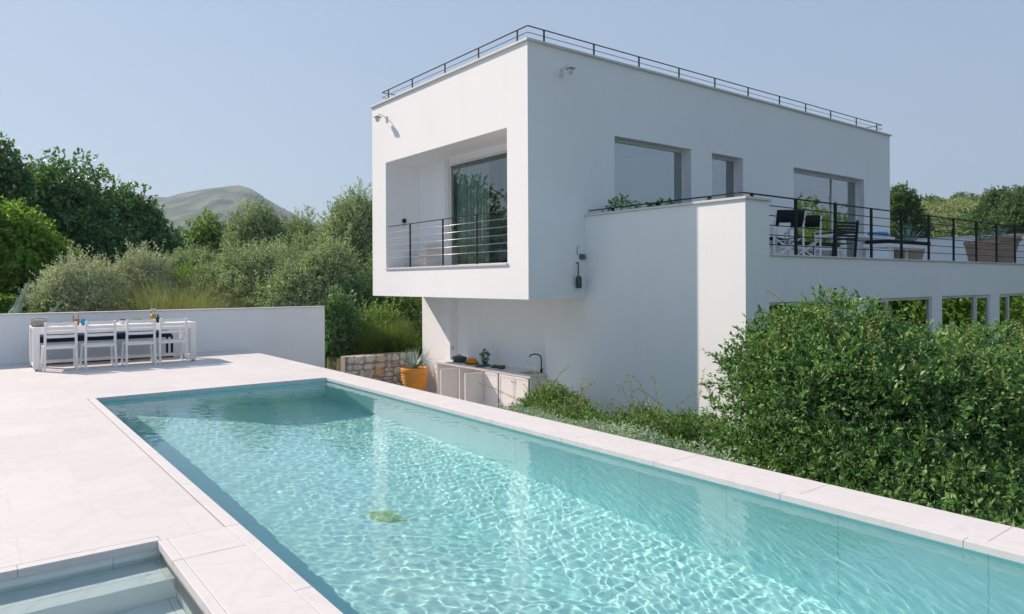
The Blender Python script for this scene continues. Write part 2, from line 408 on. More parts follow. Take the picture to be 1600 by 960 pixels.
slab_grid(mb, -14, OUTU-.012, -8, DV1, 0, -.055,
          [(PU0-.10, OUTU, PV0-.1, PV1+.10), (SU1, PU0-.05, PV0-.1, SV1), (SU0-.08, SU1+.02, SV0-.08, SV1+.085)])
mb.build('pool_deck', DECK, kind='structure')
mb = MB()      # supporting masonry, visible only as the outer side of the terrace
mb.box(OUTU-.06, OUTU-.035, -8, DV1+.02, -3.3, -.056)
mb.build('terrace_side', PLASTER, kind='structure')

def coping_run(mb, axis, f0, f1, a0, a1, step=1.2, off=0.0, z=0.0, t=.05):
    a = a0 - off
    while a < a1:
        b0, b1 = max(a, a0), min(a + step, a1)
        if b1 - b0 > .02:
            if axis == 'v': mb.box(f0, f1, b0 + .0007, b1 - .0007, z - t, z)
            else: mb.box(b0 + .0007, b1 - .0007, f0, f1, z - t, z)
        a += step
mb = MB()
coping_run(mb, 'v', PU1, PU1+.085, PV0, PV1, 1.2, .3, .001); coping_run(mb, 'v', PU1+.087, OUTU, PV0-.1, PV1+.1, 1.2, .3, .001)
coping_run(mb, 'v', PU0-.085, PU0, PV0, PV1, 1.2, -.3, .001)
coping_run(mb, 'u', PV1, PV1+.098, PU0-.098, PU1+.085, 1.2, .5, .001)
coping_run(mb, 'v', SU1, SU1+.055, PV0, SV1-.001, 1.2, .1, .001); coping_run(mb, 'v', SU1+.057, PU0-.087, PV0, SV1-.001, 1.2, .1, .001)
coping_run(mb, 'u', SV1+.002, SV1+.08, SU0-.08, SU1+.018, 1.2, .1, .001)
coping_run(mb, 'u', SV0-.08, SV0, SU0-.08, SU1-.002, 1.2, .1, .001)
co = mb.build('pool_coping', COPE, bevel=.004, kind='structure')
mb = MB(); mb.box(PU1+.02, OUTU-.02, PV0-.1, PV1+.1, -.3, -.052); mb.box(SU1+.02, PU0-.02, PV0-.1, SV1+.02, -.3, -.052)
mb.box(PU0-.13, PU0-.02, SV1+.021, PV1+.12, -.3, -.056); mb.box(PU0-.019, PU1+.1, PV1+.02, PV1+.12, -.3, -.052)
mb.box(SU0-.1, SU1+.01, SV1+.022, SV1+.1, -.3, -.056)
mb.build('pool_kerb', GROUT, kind='structure')
PD = -1.65
def pool_floor(u): return -(.5 + 1.12*min(1, max(0, (u-1.385)/2.2)))  # slope added for the shadow: floor raised at left to narrow the shaded band
def basin(name, u0, u1, v0, v1, z0, z1=-.05, mat=None):
    b = MB()
    if name == 'pool_basin':
        q = [u0, u0+2.2, u1]
        for a, c in zip(q[:-1], q[1:]): b.quad((a,v0,pool_floor(a)), (c,v0,pool_floor(c)), (c,v1,pool_floor(c)), (a,v1,pool_floor(a)))
    else: b.quad((u0,v0,z0), (u1,v0,z0), (u1,v1,z0), (u0,v1,z0))
    b.quad((u0,v0,z0), (u0,v1,z0), (u0,v1,z1), (u0,v0,z1)); b.quad((u1,v0,z0), (u1,v0,z1), (u1,v1,z1), (u1,v1,z0))
    b.quad((u0,v1,z0), (u1,v1,z0), (u1,v1,z1), (u0,v1,z1)); b.quad((u0,v0,z0), (u0,v0,z1), (u1,v0,z1), (u1,v0,z0))
    o = b.build(name, mat or POOLT, kind='structure'); o.cycles.is_caustics_receiver = True
    return o
basin('pool_basin', PU0-.015, PU1+.015, PV0, PV1+.015, PD)

def ripple(U, V, seed, n=64, slope=.055, lmin=.05, lmax=.24, calm=True):
    r = np.random.default_rng(seed); h = np.zeros_like(U)
    for i in range(n):
        lam = lmin*(lmax/lmin)**r.uniform(0, 1)**1.2; th = r.normal(.9, 1.1); k = 2*np.pi/lam
        s = slope*np.sqrt(2/n)*r.uniform(.6, 1.4)*(1.25 if lam < .3 else .8)
        h += s/k*np.sin(k*(U*np.cos(th) + V*np.sin(th)) + r.uniform(0, 6.28))
    # ring waves running out from the pool side
    for cu, cv, lam, a in ((2.1, 4.3, .16, .024), (3.2, 2.0, .19, .015), (2.5, 7.2, .22, .012)):
        d = np.hypot(U-cu, V-cv); h += a*lam/6.28*np.sin(6.2832*d/lam)*np.exp(-d/1.1)
    if calm:
        g = .62 + .38*np.clip(fbm(U, V, 21, 3, .8)*1.3 + .5, 0, 1); h *= g
    return h
def water_sheet(name, u0, u1, v0, v1, z, step, seed, slope):
    us = np.linspace(u0, u1, int((u1-u0)/step)+1); vs = np.linspace(v0, v1, int((v1-v0)/step)+1)
    U, V = np.meshgrid(us, vs, indexing='ij'); Z = z + ripple(U, V, seed, slope=slope)
    idx = np.arange(U.size).reshape(U.shape)
    f = np.stack([idx[:-1, :-1], idx[1:, :-1], idx[1:, 1:], idx[:-1, 1:]], -1).reshape(-1, 4)
    o = np_mesh(name, np.stack([U, V, Z], -1).reshape(-1, 3), 4, WATER, smooth=True, face_idx=f)
    tag(o, kind='structure'); o.cycles.is_caustics_caster = True
    return o
water_sheet('pool_water', PU0-.014, PU1+.014, PV0+.001, PV1+.014, -.062, .0125, 5, .0125)
# the small basin with steps
spb = basin('spa_basin', SU0, SU1+.03, SV0, SV1+.02, -.95, mat=SPAT)
mb = MB()
mb.box(SU0+.002, SU1+.028, 4.36, SV1+.018, -.949, -.17); mb.box(SU0+.002, SU1+.028, 4.02, 4.358, -.949, -.45); mb.box(SU0+.002, SU1+.028, 3.66, 4.018, -.949, -.70)
st = mb.build('spa_steps', SPAT, bevel=.006, kind='structure'); st.cycles.is_caustics_receiver = True
water_sheet('spa_water', SU0+.001, SU1+.029, SV0+.001, SV1+.019, -.09, .03, 8, .012)

# pool floor drain and wall inlets
DRAINM = basic('drain_plastic', (.34, .66, .36), .5, .3)
DU, DVv = 2.85, 5.50; DZ = pool_floor(DU)
t = thing('pool_drain', (DU, DVv, DZ), 'green square grate drain on the pool floor', 'drain')
mb = MB(); mb.add([(DU+a*.14, DVv+b*.14, pool_floor(DU+a*.14)+h) for h in (.002, .018) for a, b in ((-1,-1),(1,-1),(1,1),(-1,1))], [(4,5,6,7),(0,1,5,4),(1,2,6,5),(2,3,7,6),(3,0,4,7)]); f = mb.build('frame', basic('drain_frame', (.62, .70, .40), .5), t)
mb = MB()
for i in range(7):
    a0 = DU-.115+i*.034; a1 = a0+.022; z0, z1 = pool_floor(a0)+.019, pool_floor(a1)+.019; mb.add([(a0,DVv-.115,z0),(a1,DVv-.115,z1),(a1,DVv+.115,z1),(a0,DVv+.115,z0),(a0,DVv-.115,z0+.01),(a1,DVv-.115,z1+.01),(a1,DVv+.115,z1+.01),(a0,DVv+.115,z0+.01)], [(4,5,6,7),(0,1,5,4),(1,2,6,5),(2,3,7,6),(3,0,4,7)])
gg = mb.build('grate', DRAINM, t); gg.cycles.is_caustics_receiver = True; f.cycles.is_caustics_receiver = True
t = thing('pool_inlet', (4.70, 9.2, -.45), 'small green inlet nozzle in the right pool wall', 'inlet')
mb = MB(); mb.tube([(4.724, 9.35, -.45), (4.70, 9.35, -.45)], .035, 14); mb.build('nozzle', DRAINM, t); mb = MB(); mb.tube([(4.6995, 9.35, -.45), (4.696, 9.35, -.45)], .018, 12); mb.build('opening', BLACKM, t)

# ------------------------------------------------------------------ the house
house = thing('house', (BU+3, BV+2, GZ), 'white cubic two storey house with an overhanging upper box and a long terrace wing', 'house')
LF = 1.895; FL = 1.93                                        # floor level of the upper storey and its terrace
mb = MB()
LOG = (10.735, 15.655, 1.915, 4.515)             # loggia opening (V0, V1, z0, z1)
LD = 9.14                                        # back plane of the loggia
T = .36
wall_grid(mb, 'u', BU, BU+T, BV, BV1, BZ0, BZ1, [LOG])
WINS = [(10.455, 12.905, 2.02, 4.53), (13.66, 14.872, 2.02, 4.53), (17.10, 20.867, 1.935, 4.53)]
wall_grid(mb, 'v', BV+.0, BV+T, BU+T, BU1, BZ0, BZ1, WINS)
wall_grid(mb, 'v', BV1, BV1-T, BU+T, BU1, BZ0, BZ1, [])
wall_grid(mb, 'u', BU1, BU1-T, BV+T, BV1-T, BZ0, BZ1, [])
mb.quad((BU+T,BV+T,BZ0+.0), (BU+T,BV1-T,BZ0), (BU1-T,BV1-T,BZ0), (BU1-T,BV+T,BZ0))   # underside
wallm = mb.build('wall', PLASTER, house)
wallm2 = MB()
# loggia lining: side walls, soffit, back wall pieces, floor
LG0, LG1, LGz0, LGz1 = LOG
m2 = wallm2
m2.quad((BU+T, LG1, LGz0-.2), (LD, LG1, LGz0-.2), (LD, LG1, LGz1), (BU+T, LG1, LGz1))
m2.quad((BU+T, LG0, LGz0-.2), (BU+T, LG0, LGz1), (LD+.02, LG0, LGz1), (LD+.02, LG0, LGz0-.2))
m2.quad((BU+T, LG0, LGz1), (BU+T, LG1, LGz1), (LD+.1, LG1, LGz1), (LD+.1, LG0, LGz1))
GLV = 14.26                                      # glazing starts here
m2.box(LD, LD+.12, GLV, LG1+.2, BZ0+.1, LGz1-.001)
m2.box(LD-.001, LD+.12, LG0-.2, GLV-.001, LGz1-.13, LGz1+.12)
m2.build('loggia_wall', PLASTER, house)
mb = MB(); mb.box(BU+.03, LD+.1, LG0+.001, LG1-.001, BZ0+.15, LF); mb.build('loggia_floor', COPE, house)
mb = MB(); mb.box(BU-.035, BU+T-.01, LG0-.012, LG1+.012, LGz0-.028, LGz0+.01); mb.build('loggia_sill', COPE, house, .004)
# exterior steps seen in the back of the loggia
mb = MB()
for i, (v1, z) in enumerate(((LG1-.004, 2.03), (15.34, 2.18), (15.0, 2.34), (14.80, 2.50))):
    mb.box(8.72, LD-.003, 14.66, v1, LF if i == 0 else z-.155, z-.028); mb.box(8.70, LD-.003, 14.66, v1+(.02 if i else 0), z-.0275, z)
mb.build('loggia_steps', COPE, house, .003)
# roof slab and coping
mb = MB(); mb.box(BU+.01, BU1-.01, BV+.01, BV1-.01, BZ1-.25, BZ1+.001); roofm = mb.build('roof', PLASTER, house)
mb = MB()
for b in ((BU-.05, BU+.32, BV-.05, BV1+.05), (BU1-.32, BU1+.05, BV-.05, BV1+.05), (BU+.322, BU1-.322, BV-.05, BV+.32), (BU+.322, BU1-.322, BV1-.32, BV1+.05)):
    mb.box(*b, BZ1+.002, BZ1+.045)
mb.build('roof_coping', COPE, house, .004)
# interiors of the upper storey: floor, ceiling, partitions
mb = MB(); mb.box(LD+.121, BU1-T-.01, BV+T+.002, BV1-T-.002, BZ0+.02, FL); mb.build('upper_floor', basic('interior_floor', (.35, .33, .30), .5, .4), house)
mb = MB(); mb.box(BU+T+.01, BU1-T-.01, BV+T+.002, BV1-T-.002, 4.56+.08, 4.72); mb.build('ceiling', PLASTER, house)
mb = MB(); mb.box(13.05, 13.17, BV+T+.002, BV1-T-.002, FL+.001, 4.63); mb.box(15.6, 15.72, BV+T+.002, BV1-T-.002, FL+.001, 4.63); mb.box(9.27, 13.04, 15.7, 15.8, FL+.001, 4.63); mb.box(15.73, 22.1, 13.6, 13.7, FL+.001, 4.63)
mb.build('partition_wall', PLASTER, house)

def window(name, axis, c, a0, a1, z0, z1, mull=(), fw=.055, th=.06, parent=house, glass=WGLASS, split_sash=True):
    """framed glazing on plane c; mull: positions of upright frame members"""
    mb = MB(); P = (lambda a0,a1,z0,z1,d0,d1: mb.box(c+d0, c+d1, a0, a1, z0, z1)) if axis == 'u' else (lambda a0,a1,z0,z1,d0,d1: mb.box(a0, a1, c+d0, c+d1, z0, z1))
    P(a0, a0+fw, z0, z1, 0, th); P(a1-fw, a1, z0, z1, 0, th); P(a0+fw+.001, a1-fw-.001, z0, z0+fw, .001, th-.001); P(a0+fw+.001, a1-fw-.001, z1-fw, z1, .001, th-.001)
    for m in mull: P(m-fw/2, m+fw/2, z0+fw+.001, z1-fw-.001, 0, th)
    fr = mb.build(name, WFRAME, parent, .003)
    mb = MB(); d = th*.5
    xs = [a0+fw*.8] + [v for m in mull for v in (m-fw*.3, m+fw*.3)] + [a1-fw*.8]
    for i in range(0, len(xs), 2):
        q0, q1 = xs[i], xs[i+1]
        if axis == 'u': mb.quad((c+d, q1, z0+fw*.8), (c+d, q0, z0+fw*.8), (c+d, q0, z1-fw*.8), (c+d, q1, z1-fw*.8))
        else: mb.quad((q0, c+d, z0+fw*.8), (q1, c+d, z0+fw*.8), (q1, c+d, z1-fw*.8), (q0, c+d, z1-fw*.8))
    mb.build('pane', glass, fr)
    return fr
e = .004
window('window', 'v', BV+.215, WINS[0][0]+e, WINS[0][1]-e, WINS[0][2]+e, WINS[0][3]-e, glass=SGLASS)
window('window', 'v', BV+.215, WINS[1][0]+e, WINS[1][1]-e, WINS[1][2]+e, WINS[1][3]-e, glass=SGLASS)
window('terrace_door', 'v', BV+.215, WINS[2][0]+e, WINS[2][1]-e, WINS[2][2]+e, WINS[2][3]-e, mull=(19.46,), fw=.07, glass=SGLASS)
window('loggia_door', 'u', LD-.002, LG0-.2, GLV-.004, FL+.004, LGz1-.132, mull=(12.1,), fw=.05) if False else window('loggia_door', 'u', LD+.002, LG0-.2, GLV-.004, FL+.004, LGz1-.132, fw=.05)
mb = MB(); mb.box(LD-.03, LD+.05, GLV-.003, GLV+.16, FL+.004, LGz1-.002); mb.build('door_jamb', WFRAME, house, .003)

# ---- wing: left wall with the kitchen recess, terrace front, windows
RV0, RV1 = 11.33, 15.02; RB = 9.86
mb = MB()
# left wall beneath the box (V>BV) and in front of it
wall_grid(mb, 'u', WU, WU+.3, BV+.0005, BV1, GZ-.3, BZ0-.001, [(RV0, RV1, GZ-.31, BZ0)])
wall_grid(mb, 'u', WU, WU+.3, WV, BV-.0005, GZ-.3, 2.845, [])
mb.quad((RB, RV0, GZ-.3), (RB, RV0, BZ0), (RB, RV1, BZ0), (RB, RV1, GZ-.3))
wing_holes = [(10.271, 12.106, -.45, 1.21), (13.585, 16.40, -1.15, 1.21), (16.918, 19.70, -1.15, 1.21), (20.30, 23.2, -1.15, 1.21)]
wall_grid(mb, 'v', WV, WV+.3, WU+.3, WU1, GZ-.3, 1.965, wing_holes)
mb.box(WU+.3005, 10.281, WV, WV+.3, 1.9655, 2.845)
wall_grid(mb, 'u', WU1, WU1-.3, WV+.3, BV1+3, GZ-.3, 2.86, [])
mb.box(WU+.301, WU1-.301, WV+.301, BV-.002, FL-.25, FL-.06)      # terrace slab
mb.build('wing_wall', PLASTER, house)
mb = MB(); mb.box(WU+.3015, WU1-.3015, WV+.3015, BV-.002, FL-.058, FL); mb.build('terrace_floor', DECK, house)
mb = MB()
mb.box(WU-.035, WU+.335, WV-.035, BV-.002, 2.846, 2.885); mb.box(WU+.337, 10.31, WV-.035, WV+.335, 2.846, 2.885)
mb.box(10.283, WU1-.31, WV-.03, WV+.33, 1.967, 1.995); mb.box(WU1-.33, WU1+.03, WV-.03, BV1+3, 2.861, 2.9)
mb.build('parapet_coping', COPE, house, .004)
# lower windows
mb = MB(); mb.box(10.0, 24, 8.9, 9.0, GZ, 1.4); mb.box(10.0, 24, WV+.31, 8.9, GZ, GZ+.05); mb.build('lower_room', basic('room_wall', (.25, .26, .25), .8), house)
window('lower_window', 'v', WV+.03, 10.275, 12.10, -.446, 1.206, glass=DARKG, fw=.035)
window('sash_window', 'v', WV+.02, 13.59, 14.41, -1.146, 1.206, glass=DARKG, fw=.075)
window('lower_window', 'v', WV+.03, 14.42, 16.39, -1.146, 1.206, glass=DARKG, fw=.05)
window('lower_window', 'v', WV+.03, 16.925, 18.84, -1.146, 1.206, glass=DARKG, fw=.05)
window('sash_window', 'v', WV+.02, 18.85, 19.69, -1.146, 1.206, glass=DARKG, fw=.075)
window('sash_window', 'v', WV+.02, 20.31, 21.02, -1.146, 1.206, glass=DARKG, fw=.075)
window('lower_window', 'v', WV+.03, 21.03, 23.19, -1.146, 1.206, glass=DARKG, fw=.05)

# ---- railings (fixed to the house)
def railing(name, pts_top, zt, zbars, posts, zb, barm=BLACKM, r=.009, top=(.045, .014), pw=(.045, .022), dirs=None):
    """pts_top: polyline (u,v) of the rail; posts: list of (u,v,dirx,diry)"""
    mb = MB()
    for a, b in zip(pts_top[:-1], pts_top[1:]): mb.bar((*a, zt), (*b, zt), top[0], top[1])
    rail = mb.build(name, BLACKM, house)
    for p in posts:
        z0 = p[4] if len(p) > 4 else zb
        mb = MB(); mb.bar((p[0], p[1], z0), (p[0], p[1], zt-.008), pw[0], pw[1], (p[2], p[3], 0)); mb.build('post', BLACKM, rail)
    for zz in zbars:
        mb = MB()
        for a, b in zip(pts_top[:-1], pts_top[1:]): mb.tube([(*a, zz), (*b, zz)], r, 6)
        mb.build('rail_bar', barm, rail)
    return rail
# balcony rail across the loggia
bu = BU+.03
railing('balcony_railing', [(bu, LG0+.01), (bu, LG1-.10)], 2.938, [2.785, 2.63, 2.475, 2.32, 2.165], [(bu, 14.517, 1, 0), (bu, 13.088, 1, 0), (bu, 11.798, 1, 0)], LGz0+.01, STEEL, .007)
# roof rail
ru, rv = BU+.02, BV+.02
rposts = [(ru, v, 1, 0) for v in (10.427, 11.693, 12.957, 14.368, 15.528)] + [(u, rv, 0, 1) for u in (8.603, 9.902, 11.217, 12.516, 13.804, 15.121, 16.486, 17.734, 19.023, 20.463, 21.71)]
railing('roof_railing', [(9.6, 15.86), (ru, 15.86), (ru, rv), (22.04, rv), (22.04, 11.6)], BZ1+.285, [BZ1+.165], rposts, BZ1+.04, r=.006, top=(.03, .012), pw=(.035, .018))
# terrace rail: on the left parapet, round the corner and along the front
tv = WV+.12; tu = WU+.1
tposts = [(tu, v, 1, 0, 2.885) for v in (9.45, 8.35, 7.25)] + [(9.98, tv, 0, 1, 2.885)]
tposts += [(u, tv, 0, 1) for u in (11.27, 12.60, 13.96, 15.25, 16.55, 17.87, 19.2, 20.5, 21.8, 23.1)]
trail = railing('terrace_railing', [(tu, BV-.02), (tu, tv), (23.9, tv)], 2.962, [], tposts, 1.995, pw=(.06, .03), top=(.05, .016))
for zz in (2.80, 2.64, 2.48, 2.32, 2.16):
    mb = MB(); mb.tube([(10.285, tv, zz), (23.9, tv, zz)], .0085, 6); mb.build('rail_bar', BLACKM, trail)
mb = MB(); mb.bar((WU1-.15, WV+.3, 3.12), (WU1-.15, BV+4, 3.12), .04, .015)
fr = mb.build('side_railing', BLACKM, house)
for v in (7.6, 9.0, 10.4): mb = MB(); mb.bar((WU1-.15, v, 2.9), (WU1-.15, v, 3.112), .03, .02); mb.build('post', BLACKM, fr)

# ---- outdoor kitchen in the recess
CZ = -.37; CFU = 9.2
WOODW = basic('cabinet_white', (.72, .70, .68), .5, .35, 0, .04)
kit = thing('kitchen_counter', (CFU, 13.1, GZ), 'white outdoor kitchen counter with open cupboard doors under the overhang', 'counter')
mb = MB(); mb.box(CFU-.03, RB-.004, RV0-.06, 14.30+.72-.01, CZ-.05, CZ); mb.build('countertop', COPE, kit, .004)
mb = MB()
mb.box(CFU, RB-.01, RV0-.04, RV0-.01, GZ+.08, CZ-.051)
for v in (12.33, 12.90, 13.95, 14.95): mb.box(CFU+.01, RB-.01, v, v+.03, GZ+.08, CZ-.051)
mb.box(CFU+.02, RB-.01, RV0-.01, 14.98, GZ+.08, GZ+.11); mb.box(RB-.03, RB-.01, RV0-.01, 14.95, GZ+.11, CZ-.051); mb.box(CFU+.06, RB-.02, RV0, 14.95, GZ, GZ+.079)
mb.build('carcass', WOODW, kit)
def door(v0, v1, parent, name='cupboard_door'):
    mb = MB(); z0, z1 = GZ+.10, CZ-.06
    mb.box(CFU-.022, CFU-.002, v0, v1, z0, z1); mb.box(CFU-.03, CFU-.0225, v0+.004, v0+.05, z0+.004, z1-.004); mb.box(CFU-.03, CFU-.0225, v1-.05, v1-.004, z0+.004, z1-.004)
    mb.box(CFU-.03, CFU-.0225, v0+.051, v1-.051, z0+.004, z0+.05); mb.box(CFU-.03, CFU-.0225, v0+.051, v1-.051, z1-.05, z1-.004)
    d = mb.build(name, WOODW, parent, .002); return d
for v0, v1, kv in ((11.34, 11.845, 11.79), (11.85, 12.35, 11.90), (12.40, 12.88, 12.8)):
    d = door(v0, v1, kit); mb = MB(); mb.lathe([(.0, 0), (.012, 0), (.012, .02), (0, .02)], (CFU-.04, kv, -.55), 10); mb.build('knob', STEEL, d)
def open_door(v, L, z0=GZ+.08, z1=CZ-.07):
    mb = MB(); u0 = CFU-.03-L; u1 = CFU-.03
    mb.box(u0, u0+.05, v-.018, v+.018, z0, z1); mb.box(u1-.05, u1, v-.018, v+.018, z0, z1)
    mb.box(u0+.051, u1-.051, v-.018, v+.018, z0, z0+.05); mb.box(u0+.051, u1-.051, v-.018, v+.018, z1-.05, z1); mb.box(u0+.051, u1-.051, v-.008, v+.008, z0+.051, z1-.051)
    d = mb.build('cupboard_door', WOODW, kit, .002); mb = MB(); mb.lathe([(0, 0), (.015, .005), (.015, .025), (0, .03)], (u0+.03, v+.03, -.75), 10); mb.build('knob', STEEL, d)
open_door(12.93, .50); open_door(13.93, .50)
mb = MB(); mb.box(9.36, 9.68, 11.46, 11.86, CZ+.001, CZ+.006); mb.box(9.38, 9.66, 11.48, 11.84, CZ+.006, CZ+.008)
mb.build('sink', basic('sink_steel', (.2, .22, .23), .35, .5, .6), kit)
mb = MB(); fx, fy = 9.74, 11.60
mb.tube([(fx, fy, CZ+.001), (fx, fy, CZ+.30), (fx-.015, fy+.01, CZ+.35), (fx-.06, fy+.04, CZ+.385), (fx-.13, fy+.08, CZ+.395), (fx-.20, fy+.12, CZ+.37), (fx-.215, fy+.13, CZ+.33)], .014, 10)
mb.tube([(fx, fy, CZ+.001), (fx, fy, CZ+.06)], .024, 12); mb.tube([(fx, fy, CZ+.07), (fx+.02, fy-.07, CZ+.08)], .008, 8)
mb.build('faucet', BLACKM, kit)

# ---- paved strip in front of the kitchen and garden ground
mb = MB(); mb.box(OUTU-.03, WU+.25, 11.0, 16.45, GZ-.1, GZ+.012); mb.build('kitchen_path', DECK, kind='structure')

# ------------------------------------------------------------------ vegetation builders
def unit(a): return a / np.maximum(np.linalg.norm(a, axis=-1, keepdims=True), 1e-6)
def leaves_mesh(name, pos, dirs, L, Wd, mat, parent, r):
    """one diamond leaf per point; pos (N,3), dirs (N,3) long axis, L/Wd arrays"""
    n = len(pos); rnd = unit(r.normal(size=(n, 3)) + np.array([0, 0, .8])); w = unit(np.cross(dirs, rnd)); nn = np.cross(w, dirs)
    L = np.broadcast_to(L, n)[:, None]; Wd = np.broadcast_to(Wd, n)[:, None]
    a = pos; b = pos + dirs*L*.45 + w*Wd*.5 + nn*L*.06; c = pos + dirs*L - nn*L*.05; d = pos + dirs*L*.45 - w*Wd*.5 + nn*L*.06
    return np_mesh(name, np.stack([a, b, c, d], 1).reshape(-1, 3), 4, mat, parent, smooth=False)
def twigs(blobs, ntw, k, tl, r, shell=(.55, 1.05), up=.35, lump=.35, lumps=28, low=-1.0):
    """ntw twigs on the shells of ellipsoid blobs (x,y,z,rx,ry,rz), k leaves on each; returns leaf positions and directions"""
    B = np.array(blobs, float); ar = (B[:, 3]*B[:, 4]*B[:, 5])**(2/3); bi = r.choice(len(B), ntw, p=ar/ar.sum())
    n = unit(r.normal(size=(ntw, 3)))
    bad = n[:, 2] < low; n[bad, 2] *= -1
    # lumpy outline: every blob carries smaller lumps
    LN = unit(r.normal(size=(len(B), lumps, 3))); dt = np.einsum('ik,ijk->ij', n, LN[bi]); mxd = dt.max(1)
    lumpf = 1 + lump*np.clip((mxd - .80)/.20, -1.2, 1)*.5
    s = (shell[0] + (shell[1]-shell[0])*r.uniform(0, 1, ntw)**.6) * lumpf
    base = B[bi, :3] + n*B[bi, 3:6]*s[:, None]
    td = unit(n + r.normal(size=(ntw, 3))*.55 + np.array([0, 0, up])); ln = tl*r.uniform(.5, 1.35, ntw)
    t = (np.arange(k)[None, :] + r.uniform(0, .6, (ntw, k)))/k
    pos = base[:, None, :] + td[:, None, :]*(t*ln[:, None])[..., None] + np.array([0, 0, -1.])*(t**2*ln[:, None]*.18)[..., None]
    ld = unit(td[:, None, :]*.75 + r.normal(size=(ntw, k, 3))*.62)
    return pos.reshape(-1, 3), ld.reshape(-1, 3), base, td, ln
def limb(mb, a, b, r0, r1, r, wob=.08, n=6):
    a = np.array(a, float); b = np.array(b, float); L = np.linalg.norm(b-a); pts = []
    for i in range(n+1):
        t = i/n; p = a + (b-a)*t + np.array([0, 0, .12*L*math.sin(math.pi*t)])*.6
        if 0 < i < n: p = p + r.normal(size=3)*L*wob*.5
        pts.append(p)
    mb.tube(pts, [r0 + (r1-r0)*i/n for i in range(n+1)], 6, False)
def plant(name, label, cat, foot, blobs, mat, seed, ntw, k, tl, L, Wd, group=None, trunk=.12, limbs=14, bark=None, sprays=0, sprayL=(.5, 1.0), **kw):
    kw.setdefault('shell', (.55, 1.12)); kw.setdefault('lump', .55)
    r = np.random.default_rng(seed)
    t = thing(name, foot, label, cat, group)
    pos, ld, base, td, ln = twigs(blobs, ntw, k, tl, r, **kw)
    n = len(pos); leaves_mesh('crown', pos, ld, L*r.uniform(.6, 1.3, n), Wd*r.uniform(.6, 1.3, n), mat, t, r)
    mb = MB(); B = np.array(blobs); c = (B[:, :3]*(B[:, 3]*B[:, 4]*B[:, 5])[:, None]).sum(0)/(B[:, 3]*B[:, 4]*B[:, 5]).sum()
    f = np.array(foot, float); fork = f + (np.array([c[0], c[1], c[2]])-f)*np.array([.4, .4, .45])
    limb(mb, f - np.array([0, 0, .15]), fork, trunk, trunk*.75, r, .04)
    for q in r.choice(len(base), limbs, replace=False): limb(mb, fork, base[q]*.85 + c*.15, trunk*.5, trunk*.07, r, .1)
    mb.build('trunk', bark or BARK, t)
    if sprays:
        idx = r.choice(np.where(base[:, 2] > np.quantile(base[:, 2], .55))[0], sprays, replace=False)
        shoots('sprays', base[idx], unit(td[idx]*.35 + np.array([0, 0, 1.]) + r.normal(size=(sprays, 3))*.18), r.uniform(*sprayL, sprays), mat, t, r, L, .03, .004, .12)
    return t
def shoots(name, foots, dirs, lens, mat, parent, r, leafL=.035, gap=.03, stemr=.0025, droop=.25, mb=None):
    own = mb is None; mb = mb or MB(); P_, D_ = [], []
    for f, d, L in zip(foots, dirs, lens):
        f = np.array(f, float); d = np.array(d, float)/np.linalg.norm(d); pts = []
        m = 9; side = r.normal(size=3)*.12
        for i in range(m):
            t = i/(m-1); pts.append(f + d*L*t + np.array([0, 0, -1.])*L*droop*t*t + side*L*t*t)
        mb.tube(pts, [stemr*(1.3-t/ (m-1)) for t in range(m)], 4, False)
        pts = np.array(pts); k = max(4, int(L/gap))
        for j in range(k):
            t = (.18 + .82*j/k)*(m-1); i = min(int(t), m-2); p = pts[i] + (pts[i+1]-pts[i])*(t-i); ax = unit((pts[i+1]-pts[i])[None])[0]
            o = unit(np.cross(ax, r.normal(size=3))[None])[0]
            P_.append(p); D_.append(unit((ax*.5+o)[None])[0])
    P_ = np.array(P_); D_ = np.array(D_)
    leaves_mesh('shoot_leaves', P_, D_, leafL*r.uniform(.6, 1.2, len(P_)), leafL*.5, mat, parent, r)
    if own: mb.build(name, BARK, parent)
def blade(mb, base, az_, el, L, w, bend=.5, th=.25, n=8):
    """one agave leaf: channelled, tapering to a spine"""
    base = Vector(base); d = Vector((math.cos(az_)*math.cos(el), math.sin(az_)*math.cos(el), math.sin(el))); side = Vector((-math.sin(az_), math.cos(az_), 0))
    vs = []; p = base.copy()
    for i in range(n+1):
        t = i/n; e = el - bend*t*t; d = Vector((math.cos(az_)*math.cos(e), math.sin(az_)*math.cos(e), math.sin(e))); nrm = side.cross(d).normalized()
        if nrm.z < 0: nrm = -nrm
        if i: p = p + d*(L/n)
        ww = w*(.75 + .9*t - 1.65*t*t)*.75 if t < .5 else w*(.7)*(1-t)**.8*1.48*.62*1.1
        ww = max(ww, w*.02)
        vs += [p + side*ww/2 + nrm*ww*.16, p - nrm*ww*th*.5, p - side*ww/2 + nrm*ww*.16, p + nrm*ww*.02]
    fs = []
    for i in range(n):
        for k in range(4): fs.append((i*4+k, i*4+(k+1)%4, (i+1)*4+(k+1)%4, (i+1)*4+k))
    mb.add(vs, fs, True)
def agave(name, label, loc, n, L, w, seed, parent=None, el=(.35, 1.45), mat=None, bend=.35):
    r = random.Random(seed)
    mb = MB()
    for i in range(n):
        t = i/(n-1); e = el[0] + (el[1]-el[0])*t + r.uniform(-.08, .08); blade(mb, loc, i*2.39996 + r.uniform(-.15, .15), e, L*r.uniform(.8, 1.1)*(1-.25*t), w*r.uniform(.85, 1.1), bend*r.uniform(.2, 1.5)*(1-.6*t))
    o = mb.build(name, mat or L_AGAVE, parent)
    if parent is None: tag(o, label, 'agave')
    return o

